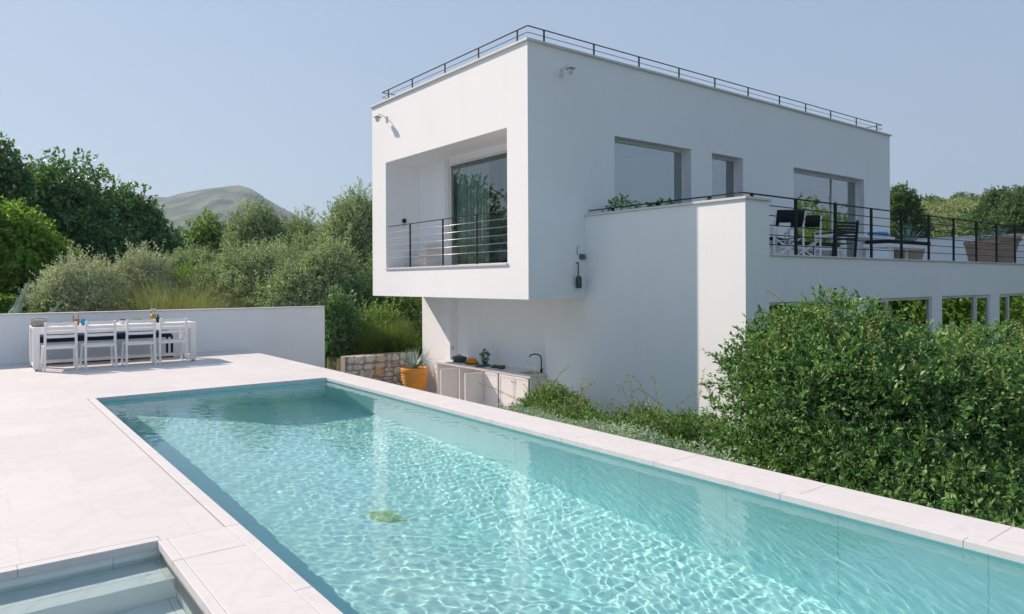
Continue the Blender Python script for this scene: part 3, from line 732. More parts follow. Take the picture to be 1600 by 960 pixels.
# ------------------------------------------------------------------ garden walls
GWE = 7.21
gw = thing('garden_wall', (-2, 17.25, -.1), 'low white rendered garden wall behind the outdoor dining table', 'wall')
mb = MB(); mb.box(-12, GWE, DV1+.0, DV1+.22, -3.2, .955); mb.build('wall', PLASTER, gw)
mb = MB(); mb.box(-12.02, GWE+.02, DV1-.02, DV1+.24, .956, .98); mb.build('coping', COPE, gw, .004)

def rubble_mat():
    m, n, b = new_mat('rubble')
    g = N(n, 'NewGeometry'); c = coords(n)
    a = ramp(n, g.outputs['Random Per Island'], [(0, (.58, .52, .42)), (.3, (.72, .67, .57)), (.55, (.62, .57, .50)), (.8, (.76, .71, .63)), (.95, (.68, .57, .42)), (1, (.6, .55, .48))])
    a = mixc(n, 1, a, ramp(n, noise(n, 9, 6, .65, c), [(.3, (.62, .62, .62)), (.65, (1.15, 1.13, 1.1))]), 'MULTIPLY')
    n.links.new(a, b.inputs['Base Color']); b.inputs['Roughness'].default_value = .9; b.inputs['Specular IOR Level'].default_value = .15
    bump(n, b, noise(n, 24, 6, .7, c), .7, .015); return m
RUB = rubble_mat()
sw = thing('stone_wall', (8.5, 16.65, GZ), 'low dry stone retaining wall with one ochre stone, left of the kitchen', 'wall')
mb = MB(); mb.box(7.56, 9.60, 16.56, 16.95, GZ-.3, -.30); mb.build('mortar_core', basic('mortar', (.36, .31, .25), .95, .1, 0, .2), sw)
r = random.Random(5); mb = MB()
# irregular stones: jittered rows of convex polygons pushed out of the face
def stone(cx_, cz_, w, h, y, dep, big=False):
    n = r.randint(5, 7); ph = r.uniform(0, 6.28); ring = []
    for i in range(n):
        t = ph + 2*math.pi*i/n + r.uniform(-.22, .22); q = r.uniform(.95, 1.10); ex = 3.6
        cxs, sxs = math.cos(t), math.sin(t); k = (abs(cxs)**ex + abs(sxs)**ex)**(-1/ex)
        ring.append((cx_ + cxs*k*w/2*q, cz_ + sxs*k*h/2*q))
    v = [(x, y, z) for x, z in ring] + [(cx_+(x-cx_)*.9, y-dep*.8, cz_+(z-cz_)*.9) for x, z in ring] + [(cx_+(x-cx_)*.6, y-dep*r.uniform(.9, 1.1), cz_+(z-cz_)*.6) for x, z in ring]
    f = [(i, (i+1)%n, n+(i+1)%n, n+i) for i in range(n)] + [(n+i, n+(i+1)%n, 2*n+(i+1)%n, 2*n+i) for i in range(n)] + [tuple(2*n+i for i in range(n))]
    mb.add(v, f)
z = GZ - .1
while z < -.34:
    h = r.uniform(.14, .27); 
    if z + h > -.36: h = -.29 - z
    x = 7.55 + r.uniform(-.05, .03)
    while x < 9.55:
        w = r.uniform(.12, .38)
        if w > .2 and r.random() < .3: stone(x+w/2, z+h*.27, w*.96, h*.50, 16.562, r.uniform(.02, .05)); stone(x+w/2, z+h*.76, w*.9, h*.44, 16.562, r.uniform(.02, .05))
        else: stone(x+w/2, z+h/2+r.uniform(-.01, .01), w*1.02, h*r.uniform(.98, 1.08), 16.562, r.uniform(.025, .06))
        x += w
    z += h
mb.build('stones', RUB, sw)
mb = MB(); stone(8.42, -.72, .27, .30, 16.54, .05); tag(mb.build('ochre_stone', basic('ochre_rock', (.62, .40, .20), .9, .15, 0, .15, 20, .5, 60), sw), 'large ochre orange stone in the wall face')

# ------------------------------------------------------------------ dining table and chairs
TU0, TU1, TV0, TV1, TZ = .955, 3.70, 15.27, 16.22, .785
tb = thing('dining_table', ((TU0+TU1)/2, 15.75, 0), 'long white outdoor dining table with slab legs, laid for drinks', 'table')
mb = MB(); mb.box(TU0, TU1, TV0, TV1, TZ-.035, TZ); mb.build('tabletop', WHITEP, tb, .003)
mb = MB(); mb.box(TU0+.002, TU1-.002, TV0+.004, TV0+.03, TZ-.125, TZ-.0355); mb.box(TU0+.002, TU1-.002, TV1-.03, TV1-.004, TZ-.125, TZ-.0355); mb.build('apron', WHITEP, tb)
for u0, u1 in ((TU0, TU0+.10), (TU1-.10, TU1)):
    for v0, v1 in ((TV0+.001, TV0+.10), (TV1-.10, TV1-.001)):
        mb = MB(); mb.box(u0, u1, v0+.0305 if v0 < 15.6 else v0, v1 if v0 < 15.6 else v1-.0305, .03, TZ-.036); mb.box(u0, u1, v0 if v0 < 15.6 else v1-.03, v0+.03 if v0 < 15.6 else v1, .03, TZ-.126)
        lg = mb.build('leg', WHITEP, tb, .002); mb = MB(); mb.lathe([(0, 0), (.022, 0), (.022, .012), (.01, .014), (.01, .032)], ((u0+u1)/2, (v0+v1)/2, 0), 10); mb.build('foot', BLACKM, lg)
mb = MB(); mb.box(TU0+.101, TU1-.101, TV1-.09, TV1-.03, .05, .11); mb.build('stretcher', WHITEP, tb)
mb = MB(); mb.box(TU0+.02, TU0+.08, TV0+.101, TV1-.101, .05, .11); mb.build('end_stretcher', WHITEP, tb); mb = MB(); mb.box(TU1-.08, TU1-.02, TV0+.101, TV1-.101, .05, .11); mb.build('end_stretcher', WHITEP, tb)

def make_chair():
    t = thing('garden_chair', (0, 0, 0), 'x', 'chair')
    w = .25
    def bar(name, pts, ww, hh):
        mb = MB()
        for a, b in zip(pts[:-1], pts[1:]): mb.bar(a, b, ww, hh, (0, 1, 0))
        return mb.build(name, WHITEP, t, .003)
    for s in (-1, 1):
        bar('leg', [(s*w*1.0, -.035, 0), (s*w*.96, .03, .44), (s*w*.93, -.02, .88)], .04, .04)     # rear leg and back upright
        bar('leg', [(s*w*1.06, .47, 0), (s*w*.97, .44, .445)], .036, .036)
    for zc, hh in ((.845, .058), (.765, .052), (.69, .05), (.618, .05)):
        mb = MB(); n = 8; off = -.02*(zc-.44)/.44*1.0
        for i in range(n):
            x0 = -w*.9 + 2*w*.9*i/n; x1 = -w*.9 + 2*w*.9*(i+1)/n; f = lambda x: -.03*(1-(x/(w*.9))**2)
            y0 = .02+off+f(x0)*1.0; y1 = .02+off+f(x1)
            mb.add([(x0, y0, zc-hh/2), (x1, y1, zc-hh/2), (x1, y1, zc+hh/2), (x0, y0, zc+hh/2), (x0, y0+.012, zc-hh/2), (x1, y1+.012, zc-hh/2), (x1, y1+.012, zc+hh/2), (x0, y0+.012, zc+hh/2)],
                   [(0,1,2,3), (7,6,5,4), (0,4,5,1), (3,2,6,7)])
        mb.build('back_slat', WHITEP, t)
    mb = MB(); mb.box(-w*.95, w*.95, -.005, .025, .395, .445); mb.box(-w*.95, w*.95, .42, .45, .395, .445); mb.box(-w*.97, -w*.9, .026, .419, .40, .44); mb.box(w*.9, w*.97, .026, .419, .40, .44)
    mb.build('seat_frame', WHITEP, t, .003)
    mb = MB()
    for i in range(6): mb.box(-w*.895, w*.895, .035+i*.064, .085+i*.064, .437, .449)
    mb.build('seat', WHITEP, t)
    return t
def copy_tree(o, parent=None):
    kids = list(o.children); c = o.copy(); COL.objects.link(c); c.parent = parent
    for ch in kids: copy_tree(ch, c)
    return c
ch = make_chair()
for i, (u, lab) in enumerate(((1.36, 'white slatted garden chair at the left end of the dining table, behind the basket'), (1.99, 'second white slatted garden chair from the left, next to the blue glass'),
                              (2.66, 'third white slatted garden chair from the left, between the white jar and green plate'), (3.24, 'white slatted garden chair at the right end of the dining table'))):
    o = ch if i == 0 else copy_tree(ch)
    o.location = (u, 15.09 + (.0, .01, -.01, .02)[i], 0); o.rotation_euler.z = (.0, .02, -.02, .01)[i]; o['label'] = lab; o['category'] = 'chair'; o['group'] = 'white chairs along the dining table'
# bench on the far side
NAVY = basic('navy_cushion', (.012, .03, .075), .8, .2, 0, .15)
bn = thing('bench', (2.3, 16.5, 0), 'long black framed bench with navy cushion on the wall side of the table', 'bench')
mb = MB(); mb.box(1.06, 3.50, 16.36, 16.86, .43, .47); mb.build('seat', BLACKM, bn, .004)
mb = MB(); mb.box(1.08, 3.48, 16.37, 16.85, .471, .56); mb.build('cushion', NAVY, bn, .02)
for u in (1.08, 3.36+.1):
    mb = MB()
    for v in (16.38, 16.84): mb.box(u, u+.04, v-.02, v+.02, 0, .429)
    mb.box(u+.001, u+.039, 16.401, 16.819, .005, .045); mb.build('leg', BLACKM, bn)
mb = MB(); mb.box(1.121, 3.459, 16.365, 16.395, .005, .045); mb.build('rail', BLACKM, bn)

# things on the table
def simple(name, label, cat, mat, mb, group=None, parent=None, bevel=0): return tag(mb.build(name, mat, parent, bevel), label, cat, group)
CREAM = basic('wicker', (.36, .34, .30), .85, .2, 0, .35, 60, .5, 120)
t = thing('bread_basket', (1.06, 15.62, TZ), 'grey woven basket at the left end of the dining table', 'basket')
mb = MB(); mb.lathe([(0, .001), (.10, .001), (.125, .04), (.135, .11), (.125, .115), (.115, .05), (.09, .015), (0, .015)], (1.06, 15.62, TZ), 20); mb.build('body', CREAM, t)
mb = MB(); mb.tube([(1.06+.13*math.cos(a), 15.62, TZ+.10+.05*math.sin(a)) for a in [math.pi*i/10 for i in range(11)]], .008, 6); mb.build('handle', CREAM, t)
mb = MB(); mb.lathe([(0, .001), (.04, .001), (.09, .045), (.10, .062), (.092, .06), (.04, .012), (0, .01)], (1.42, 15.75, TZ), 20); simple('serving_bowl', 'shallow dark bowl behind the leftmost chair back', 'bowl', basic('dark_ceramic', (.03, .035, .045), .4), mb)
def carafe(u, v, h, fill, col, label):
    t = thing('carafe', (u, v, TZ), label, 'carafe', 'glass juice carafes on the dining table')
    mb = MB(); mb.lathe([(0, .001), (.052, .001), (.058, .02), (.056, h*.55), (.04, h*.78), (.042, h*.9), (.05, h)], (u, v, TZ), 20); mb.build('glass', JUGGLASS, t)
    mb = MB(); mb.lathe([(.0501, h), (.0505, h+.006), (.041, h+.006), (.039, h*.9), (.0425, h*.9)], (u, v, TZ), 20); mb.build('rim', WHITEP, t)
    mb = MB(); mb.lathe([(0, .004), (.049, .004), (.053, .02), (.052, fill), (0, fill)], (u, v, TZ), 20); mb.build('juice', basic('juice', col, .3, .4, 0, .03), t)
carafe(1.645, 15.6, .24, .12, (.85, .28, .02), 'tall glass carafe half full of orange juice beside the blue glass')
carafe(2.975, 15.62, .27, .17, (.85, .50, .06), 'tall glass carafe of yellow juice towards the right end of the table')
mb = MB(); mb.lathe([(0, .001), (.034, .001), (.04, .12), (.036, .12), (.031, .01), (0, .01)], (1.765, 15.58, TZ), 18); simple('drinking_glass', 'bright blue drinking glass beside the orange juice', 'glass', basic('blue_glass', (.03, .36, .62), .15, .5), mb)
t = thing('jar', (2.42, 15.62, TZ), 'white jar with dark band between the second and third chair', 'jar')
mb = MB(); mb.lathe([(0, .001), (.055, .001), (.058, .05), (.055, .07), (0, .071)], (2.42, 15.62, TZ), 18); mb.build('body', WHITEP, t); mb = MB(); mb.lathe([(0, .072), (.06, .072), (.06, .09), (.02, .096), (0, .096)], (2.42, 15.62, TZ), 18); mb.build('lid', basic('lid_grey', (.12, .12, .13), .5), t)
t = thing('salad_plate', (2.76, 15.8, TZ), 'dark plate with green leaves behind the third chair', 'plate')
mb = MB(); mb.lathe([(0, .001), (.07, .001), (.13, .03), (.128, .034), (.06, .008), (0, .008)], (2.76, 15.8, TZ), 20); mb.build('plate', basic('dark_plate', (.03, .04, .04), .4), t)
rr_ = np.random.default_rng(2); p = rr_.normal(size=(70, 3))*[.04, .04, .012] + [2.76, 15.8, TZ+.045]; leaves_mesh('leaves', p, unit(rr_.normal(size=(70, 3))), .05, .03, L_BRIGHT, t, rr_)
mb = MB(); mb.lathe([(0, .001), (.03, .001), (.032, .09), (.014, .13), (.013, .17), (0, .17)], (3.06, 15.60, TZ), 16); simple('bottle', 'small dark green bottle at the foot of the yellow juice', 'bottle', basic('green_bottle', (.02, .06, .03), .2, .5), mb)
mb = MB(); mb.lathe([(0, .001), (.045, .001), (.03, .05), (.004, .085), (0, .085)], (3.15, 15.66, TZ), 16); simple('napkin', 'white folded napkin cone right of the green bottle', 'napkin', WHITEP, mb)

# ------------------------------------------------------------------ wall lamps and small fittings
def swan_lamp(loc, rz, label, s=1.0):
    t = thing('wall_lamp', loc, label, 'lamp', 'small white wall lamps under the roof', rz=rz)      # local +X points out of the wall
    mb = MB(); mb.box(0, .03*s, -.05*s, .05*s, -.09*s, .09*s); mb.build('wall_plate', WFRAME, t, .005)
    mb = MB(); mb.tube([(.03*s, 0, .02*s), (.09*s, 0, .07*s), (.16*s, 0, .10*s), (.24*s, 0, .11*s), (.29*s, 0, .08*s), (.30*s, 0, .05*s)], .014*s, 8); mb.build('arm', WFRAME, t)
    mb = MB(); mb.lathe([(0, .05), (.05, .048), (.10, .02), (.105, .005), (.095, .008), (.0, .03)], (.30*s, 0, 0), 18); mb.build('shade', WFRAME, t)
    mb = MB(); mb.lathe([(0, .004), (.06, .004), (.055, -.05), (.04, -.095), (0, -.10)], (.30*s, 0, 0), 16); mb.build('globe', basic('opal_glass', (.6, .58, .52), .3, .5), t)
swan_lamp((BU, 15.60, 5.58), math.pi, 'white swan neck wall lamp at the top left of the sunny facade', .8)
swan_lamp((9.0, BV, 5.56), -math.pi/2, 'white wall lamp high on the shaded facade near the roof corner', .9)
t = thing('bulkhead_lamp', (9.36, BV, 1.62), 'dark caged lantern on a stem where the upper box meets the wing', 'lamp')
mb = MB(); mb.tube([(9.38, BV-.06, 1.68), (9.38, BV-.06, 1.93)], .014, 8); mb.tube([(9.38, BV, 1.93), (9.38, BV-.06, 1.93)], .014, 8); mb.build('arm', basic('grey_metal', (.12, .14, .15), .5, .5, .3), t)
mb = MB(); mb.lathe([(0, .0), (.05, 0), (.055, .02), (.055, .20), (.03, .24), (0, .245)], (9.38, BV-.075, 1.44), 14); mb.build('lantern_body', basic('lantern_dark', (.05, .07, .075), .4, .5), t)
mb = MB()
for k in range(4):
    a = k*math.pi/2; mb.box(9.38+.058*math.cos(a)-.004, 9.38+.058*math.cos(a)+.004, BV-.075+.058*math.sin(a)-.004, BV-.075+.058*math.sin(a)+.004, 1.45, 1.66)
mb.build('cage', BLACKM, t)
t = thing('junction_box', (9.5, BV, 2.06), 'small dark junction box in the corner above the caged lantern', 'box')
mb = MB(); mb.box(9.46, 9.58, BV-.05, BV-.001, 2.0, 2.10); mb.build('body', basic('jbox', (.10, .13, .14), .6), t, .004); mb = MB(); mb.tube([(9.40, BV-.012, 2.08), (9.40, BV-.012, 2.24)], .008, 6); mb.tube([(9.40, BV-.012, 2.24), (9.40, BV-.05, 2.25)], .008, 6); mb.build('hook', basic('hook', (.3, .34, .35), .5), t)
t = thing('wall_socket', (9.68, RV1, -.1), 'white double wall socket on the side of the kitchen recess', 'socket')
mb = MB(); mb.box(9.66, 9.74, RV1-.016, RV1-.001, -.14, -.04); mb.build('plate', WFRAME, t, .003); mb = MB(); mb.box(9.675, 9.725, RV1-.02, RV1-.0165, -.125, -.095); mb.box(9.675, 9.725, RV1-.02, RV1-.0165, -.08, -.05); mb.build('outlet', basic('outlet_grey', (.4, .4, .4), .5), t)
t = thing('intercom', (8.69, LG1, 3.10), 'small dark switch box on the left wall inside the loggia', 'switch')
mb = MB(); mb.box(8.64, 8.74, LG1-.03, LG1-.001, 3.06, 3.16); mb.build('cover', BLACKM, t, .003); mb = MB(); mb.box(8.65, 8.73, LG1-.02, LG1-.001, 2.95, 3.02); mb.build('base', WFRAME, t, .003)

# ------------------------------------------------------------------ inside the loggia room
m, n, b = new_mat('curtain'); b.inputs['Base Color'].default_value = (.86, .90, .88, 1); b.inputs['Roughness'].default_value = .9
tl = N(n, 'BsdfTranslucent'); tl.inputs[0].default_value = (.7, .78, .76, 1); mx = N(n, 'MixShader'); mx.inputs[0].default_value = .4
n.links.new(b.outputs[0], mx.inputs[1]); n.links.new(tl.outputs[0], mx.inputs[2]); n.links.new(mx.outputs[0], n.nodes['Material Output'].inputs[0]); CURT = m
def curtain(u, v0, v1, folds, label):
    k = folds*10; pts = []; r = np.random.default_rng(folds)
    ph = r.uniform(0, 6, 4)
    for i in range(k+1):
        t = i/k; v = v0+(v1-v0)*t; du = .045*math.sin(folds*2*math.pi*t+.6*math.sin(5*t+ph[0])) + .02*math.sin(folds*1.37*2*math.pi*t+ph[1]); pts.append((u+du, v))
    mb = MB(); vs = [(x, y, FL+.02) for x, y in pts] + [(x*.5+(u)*.5+(x-u)*.3, y, 4.36) for x, y in pts]
    mb.add(vs, [(i, i+1, k+1+i+1, k+1+i) for i in range(k)], True)
    o = simple('curtain', label, 'curtain', CURT, mb); md = o.modifiers.new('s', 'SOLIDIFY'); md.thickness = .004; return o
curtain(9.40, 13.0, 14.3, 14, 'pale sheer curtain gathered at the left of the loggia glass door')
t = thing('table_lamp', (10.3, 14.38, FL), 'tall lamp with brown drum shade inside the loggia room', 'lamp')
mb = MB(); mb.lathe([(0, .01), (.16, .01), (.16, .03), (.03, .06), (.03, .85), (.09, 1.0), (.05, 1.40), (0, 1.41)], (10.3, 14.38, FL), 16); mb.build('stand', basic('lamp_stand', (.05, .06, .05), .5), t)
mb = MB(); mb.lathe([(.27, 1.33), (.34, 1.33), (.31, 1.84), (.25, 1.84), (.27, 1.34)], (10.3, 14.38, FL), 20); mb.build('lamp_shade', basic('shade_brown', (.22, .14, .06), .8, .2, 0, .2), t)
t = thing('armchair', (10.0, 13.35, FL), 'white upholstered armchair low behind the loggia glass', 'armchair')
mb = MB(); mb.box(9.75, 10.25, 13.05, 13.65, FL+.12, FL+.42); mb.build('seat', WHITEP, t, .04); mb = MB(); mb.box(10.251, 10.4, 13.05, 13.65, FL+.12, FL+.75); mb.build('backrest', WHITEP, t, .04)
for a, c_ in ((9.78, 13.09), (9.78, 13.57), (10.3, 13.09), (10.3, 13.57)): mb = MB(); mb.box(a, a+.04, c_, c_+.04, FL, FL+.119); mb.build('leg', BLACKM, t)
t = thing('picture', (12.4, 15.69, 3.2), 'blue toned framed picture on the wall behind the large shaded window', 'picture')
mb = MB(); mb.box(12.0, 12.9, 15.66, 15.699, 3.7, 3.98); mb.build('frame', basic('pic_blue', (.05, .22, .38), .5), t)

# ------------------------------------------------------------------ kitchen things
t = thing('roasting_pan', (9.50, 14.35, CZ), 'dark oval roasting pan with lid at the left end of the kitchen counter', 'pan')
CAST = basic('cast_iron', (.035, .06, .06), .45, .5)
def oval(c, a, b_, z0, prof, mat, name, parent):
    mb = MB(); n = 24
    vs = [(c[0]+b_*r_*math.cos(2*math.pi*k/n), c[1]+a*r_*math.sin(2*math.pi*k/n), z0+zz) for r_, zz in prof for k in range(n)]
    mb.add(vs, [(i*n+k, i*n+(k+1)%n, (i+1)*n+(k+1)%n, (i+1)*n+k) for i in range(len(prof)-1) for k in range(n)], True); return mb.build(name, mat, parent)
oval((9.50, 14.40), .24, .15, CZ, [(0, .001), (.8, .001), (.95, .05), (1, .10), (.98, .105), (0, .106)], CAST, 'pan', t)
oval((9.50, 14.40), .24, .15, CZ, [(1.03, .107), (.95, .125), (.5, .15), (0, .155)], CAST, 'lid', t)
mb = MB(); mb.tube([(9.5, 14.36, CZ+.154), (9.5, 14.37, CZ+.185), (9.5, 14.43, CZ+.185), (9.5, 14.44, CZ+.154)], .009, 8); mb.tube([(9.5, 14.64, CZ+.08), (9.47, 14.70, CZ+.085), (9.53, 14.70, CZ+.085), (9.5, 14.64, CZ+.08)], .008, 6); mb.build('handle', CAST, t)
ORNG = basic('orange_peel', (.72, .27, .02), .5, .4, 0, .12, 20, .3, 200)
bw = thing('fruit_tray', (9.48, 13.83, CZ), 'low wooden tray holding a pile of oranges beside the roasting pan', 'tray')
oval((9.48, 13.83), .24, .15, CZ, [(0, .001), (.9, .001), (1, .02), (.97, .022), (.88, .008), (0, .008)], basic('tray_wood', (.2, .12, .06), .7), 'tray', bw)
spots = [(-.16, -.03, 0), (-.08, -.05, 0), (0, -.055, 0), (.08, -.05, 0), (.16, -.02, 0), (-.12, .045, 0), (-.04, .04, 0), (.04, .045, 0), (.12, .045, 0), (-.11, 0, .055), (-.03, -.01, .058), (.05, -.005, .055), (.12, 0, .05)]
mb = MB(); R_o = .042
mb.lathe([(R_o*math.sin(math.pi*i/8), R_o-R_o*math.cos(math.pi*i/8)) for i in range(9)], (0, 0, 0), 12)
o0 = mb.build('orange', ORNG)
for i, (dv, du, dz) in enumerate(spots):
    o = o0 if i == 0 else o0.copy()
    if i: COL.objects.link(o)
    o.location = (9.48+du, 13.83+dv, CZ+.009+dz); tag(o, 'ripe orange in the pile on the kitchen counter', 'orange', 'pile of oranges on the kitchen counter')
t = thing('potted_herb', (9.52, 13.36, CZ), 'leafy green herb in a small dark blue pot on the kitchen counter', 'plant')
mb = MB(); mb.lathe([(0, .001), (.05, .001), (.065, .10), (.058, .10), (.05, .085), (0, .085)], (9.52, 13.36, CZ), 16); mb.build('pot', basic('pot_blue', (.03, .05, .10), .4), t)
rr_ = np.random.default_rng(4); pos, ld, *_ = twigs([(9.52, 13.36, CZ+.22, .07, .07, .11)], 60, 5, .05, rr_); leaves_mesh('leaves', pos, ld, .045, .028, L_DARK, t, rr_)
mb = MB(); mb.lathe([(0, .001), (.05, .001), (.05, .055), (.044, .055), (.04, .01), (0, .01)], (9.50, 13.22, CZ), 16); simple('cup', 'small blue cup right of the potted herb', 'cup', basic('cup_blue', (.05, .12, .25), .4), mb)
mb = MB(); mb.lathe([(0, .001), (.08, .001), (.13, .045), (.122, .045), (.07, .01), (0, .01)], (9.32, 13.28, CZ), 20); simple('bowl', 'shallow teal green bowl at the front edge before the herb', 'bowl', basic('bowl_teal', (.08, .17, .15), .4), mb)
t = thing('salad_platter', (9.5, 12.92, CZ), 'flat platter of green leaves in the middle of the counter', 'platter')
oval((9.5, 12.92), .16, .10, CZ, [(0, .001), (.9, .001), (1, .02), (.96, .022), (.86, .008), (0, .008)], CAST, 'platter', t)
p = rr_.normal(size=(80, 3))*[.035, .06, .010] + [9.5, 12.92, CZ+.03]; leaves_mesh('leaves', p, unit(rr_.normal(size=(80, 3))), .05, .025, L_MID, t, rr_)
mb = MB(); mb.lathe([(0, .001), (.07, .001), (.105, .075), (.097, .075), (.06, .01), (0, .01)], (9.44, 12.62, CZ), 20); simple('mixing_bowl', 'deep olive brown bowl right of the leaf platter', 'bowl', basic('bowl_olive', (.10, .09, .04), .5), mb)

# ------------------------------------------------------------------ orange pot with agave
SOIL = basic('soil', (.05, .035, .025), .95, .1, 0, .3, 40, .6, 80)
def pot(name, label, c, R, H, mat, ribs=12, nL=16, LL=.5, LW=.07, seed=1, rimr=1.08, taper=.78, group=None, el=(.4, 1.4), bend=.35):
    t = thing(name, c, label, 'planter', group)
    prof = [(0, .002), (R*taper, .002)]; z1 = H*.82
    for i in range(ribs*4+1):
        q = i/(ribs*4); prof.append((R*(taper+(1-taper)*q) + .011*math.sin(2*math.pi*ribs*q), .01+(z1-.01)*q))
    prof += [(R*rimr, H*.84), (R*rimr, H*.98), (R*rimr-.01, H), (R*.95, H), (R*.93, H*.93), (0, H*.93)]
    mb = MB(); mb.lathe(prof, c, 36); mb.build('pot', mat, t)
    mb = MB(); mb.lathe([(0, H*.945), (R*.5, H*.96), (R*.925, H*.94)], c, 20); mb.build('soil', SOIL, t)
    agave('agave', '', (c[0], c[1], c[2]+H*.94), nL, LL, LW, seed, t, el=el, bend=bend)
    return t
ORP = basic('ochre_terracotta', (.62, .27, .045), .6, .3, 0, .12, 5)
pot('agave_pot', 'ribbed ochre orange pot with a spiky agave in front of the stone wall', (9.02, 15.75, GZ+.012), .335, .72, ORP, 11, 26, .74, .085, 3, 1.04, .86, None, (.5, 1.45), .3)
TERR = basic('grey_terracotta', (.40, .30, .23), .85, .2, 0, .2, 8)
pot('agave_pot', 'wide brown pot with a small blue agave, nearer the terrace railing', (21.3, 7.22, FL), .38, .66, TERR, 10, 12, .45, .10, 5, 1.08, .72, 'brown agave pots on the terrace', (.3, 1.2))
pot('agave_pot', 'largest flared brown pot with a bushy agave beside the end wall', (22.75, 7.28, FL), .46, .84, TERR, 10, 14, .5, .11, 6, 1.10, .62, 'brown agave pots on the terrace', (.4, 1.3))
pot('agave_pot', 'brown pot with a big upright agave behind the loungers', (20.4, 8.7, FL), .42, .58, TERR, 9, 18, .82, .12, 7, 1.08, .72, 'brown agave pots on the terrace', (.7, 1.5), .2)

# ------------------------------------------------------------------ terrace furniture
CANV = basic('black_canvas', (.012, .02, .022), .85, .2, 0, .2)
def director(loc, rz, label):
    t = thing('director_chair', loc, label, 'chair', 'tall folding director chairs on the terrace', rz=rz)
    w, d, H = .29, .24, .93
    for s in (-1, 1):
        mb = MB(); mb.bar((s*w, -d, .02), (s*w, -d, .60), .03, .03, (0, 1, 0)); mb.bar((s*w, d, .02), (s*w, d, .60), .03, .03, (0, 1, 0)); mb.bar((s*w, -d-.02, .62), (s*w, d+.02, .62), .05, .025); mb.bar((s*w, -d-.02, .03), (s*w, d+.02, .03), .03, .03)
        mb.build('side_frame', WHITEP, t)
    for y in (-d+.03, d-.03): mb = MB(); mb.bar((-w+.02, y, .05), (w-.02, y, .44), .028, .018, (0, 1, 0)); mb.bar((-w+.02, y+.012, .44), (w-.02, y+.012, .05), .028, .018, (0, 1, 0)); mb.build('cross_brace', WHITEP, t)
    for s in (-1, 1): mb = MB(); mb.bar((s*w, -d, .63), (s*w, -d-.07, H), .028, .024, (0, 1, 0)); mb.build('back_post', WHITEP, t)
    def sling(name, y0, z0, y1, z1, sag, axis):
        mb = MB(); n = 8; vs = []
        for i in range(n+1):
            q = -1+2*i/n; x = q*w; f = sag*(1-q*q); vs += [(x, y0-(f if axis == 'y' else 0), z0-(f if axis == 'z' else 0)), (x, y1-(f if axis == 'y' else 0), z1-(f if axis == 'z' else 0))]
        mb.add(vs, [(2*i, 2*i+2, 2*i+3, 2*i+1) for i in range(n)], True); o = mb.build(name, CANV, t); md = o.modifiers.new('s', 'SOLIDIFY'); md.thickness = .006
    sling('back_sling', -d-.02, .70, -d-.075, .93, .05, 'y'); sling('seat_sling', -d, .45, d, .45, .04, 'z')
    return t
director(tuple(at(1222, 13.3, FL)), -.5, 'tall director chair with black canvas back, nearest the terrace corner pillar')
director(tuple(at(1254, 14.4, FL)), -.85, 'tall director chair with black canvas back, behind the first railing post')
director(tuple(at(1190, 13.9, FL)), .4, 'tall director chair mostly hidden behind the terrace corner pillar')
DKW = basic('dark_slats', (.02, .028, .03), .6, .3)
t = thing('slatted_armchair', tuple(at(1304, 15.4, FL)), 'black slatted armchair between two black cushioned benches', 'chair', rz=-.35)
mb = MB()
for i in range(6): mb.box(-.28, .28, -.30-.02*i*.6, -.28-.02*i*.6, .50+i*.068, .545+i*.068)
mb.build('backrest', DKW, t)
for s in (-1, 1):
    mb = MB(); mb.bar((s*.29, -.26, 0), (s*.29, -.36, .92), .04, .04, (0, 1, 0)); mb.build('leg', DKW, t); mb = MB(); mb.bar((s*.29, .28, 0), (s*.29, .28, .64), .04, .04, (0, 1, 0)); mb.build('leg', DKW, t)
    mb = MB(); mb.bar((s*.29, -.33, .66), (s*.29, .32, .66), .06, .025); mb.build('armrest', DKW, t)
mb = MB()
for i in range(8): mb.box(-.27, .27, -.26+i*.068, -.21+i*.068, .42, .44)
mb.build('seat', DKW, t)
def lounger(loc, L, label, rz=.001, D=.6, H=.44):
    t = thing('cushioned_bench', loc, label, 'bench', 'white benches with black cushions on the terrace', rz=rz)
    mb = MB(); mb.box(-L/2, L/2, -D/2, D/2, H-.10, H-.02); mb.build('frame', WHITEP, t, .004)
    mb = MB(); mb.box(-L/2+.02, L/2-.02, -D/2+.02, D/2-.02, H-.019, H+.07); mb.build('cushion', CANV, t, .02)
    for sx in (-1, 1):
        for sy in (-1, 1): mb = MB(); mb.box(sx*(L/2-.08)-.025, sx*(L/2-.08)+.025, sy*(D/2-.05)-.025, sy*(D/2-.05)+.025, 0, H-.101); mb.build('leg', WHITEP, t)
lounger((15.2, 8.75, FL), 2.3, 'black cushioned bench behind the slatted armchair', .001, .6, .44)
lounger((17.7, 7.75, FL), 2.2, 'black cushioned bench nearer the railing, right of the slatted armchair', .001, .62, .50)
t = thing('terrace_table', (17.9, 8.9, FL), 'white table on the terrace with folded blue towels at its right end', 'table')
mb = MB(); mb.box(16.6, 19.2, 8.5, 9.3, .70+FL, .76+FL); mb.build('tabletop', WHITEP, t, .004)
for u in (16.62, 19.09):
    for v in (8.52, 9.2): mb = MB(); mb.box(u, u+.09, v, v+.09, FL, FL+.699); mb.build('leg', WHITEP, t)
mb = MB(); mb.box(18.55, 19.05, 8.55, 8.95, FL+.762, FL+.83); mb.box(18.58, 19.02, 8.57, 8.93, FL+.831, FL+.89); simple('towels', 'folded pale blue towels on the white terrace table', 'towel', basic('towel_blue', (.16, .36, .62), .95, .1, 0, .1, 40, .3, 150), mb, bevel=.02)
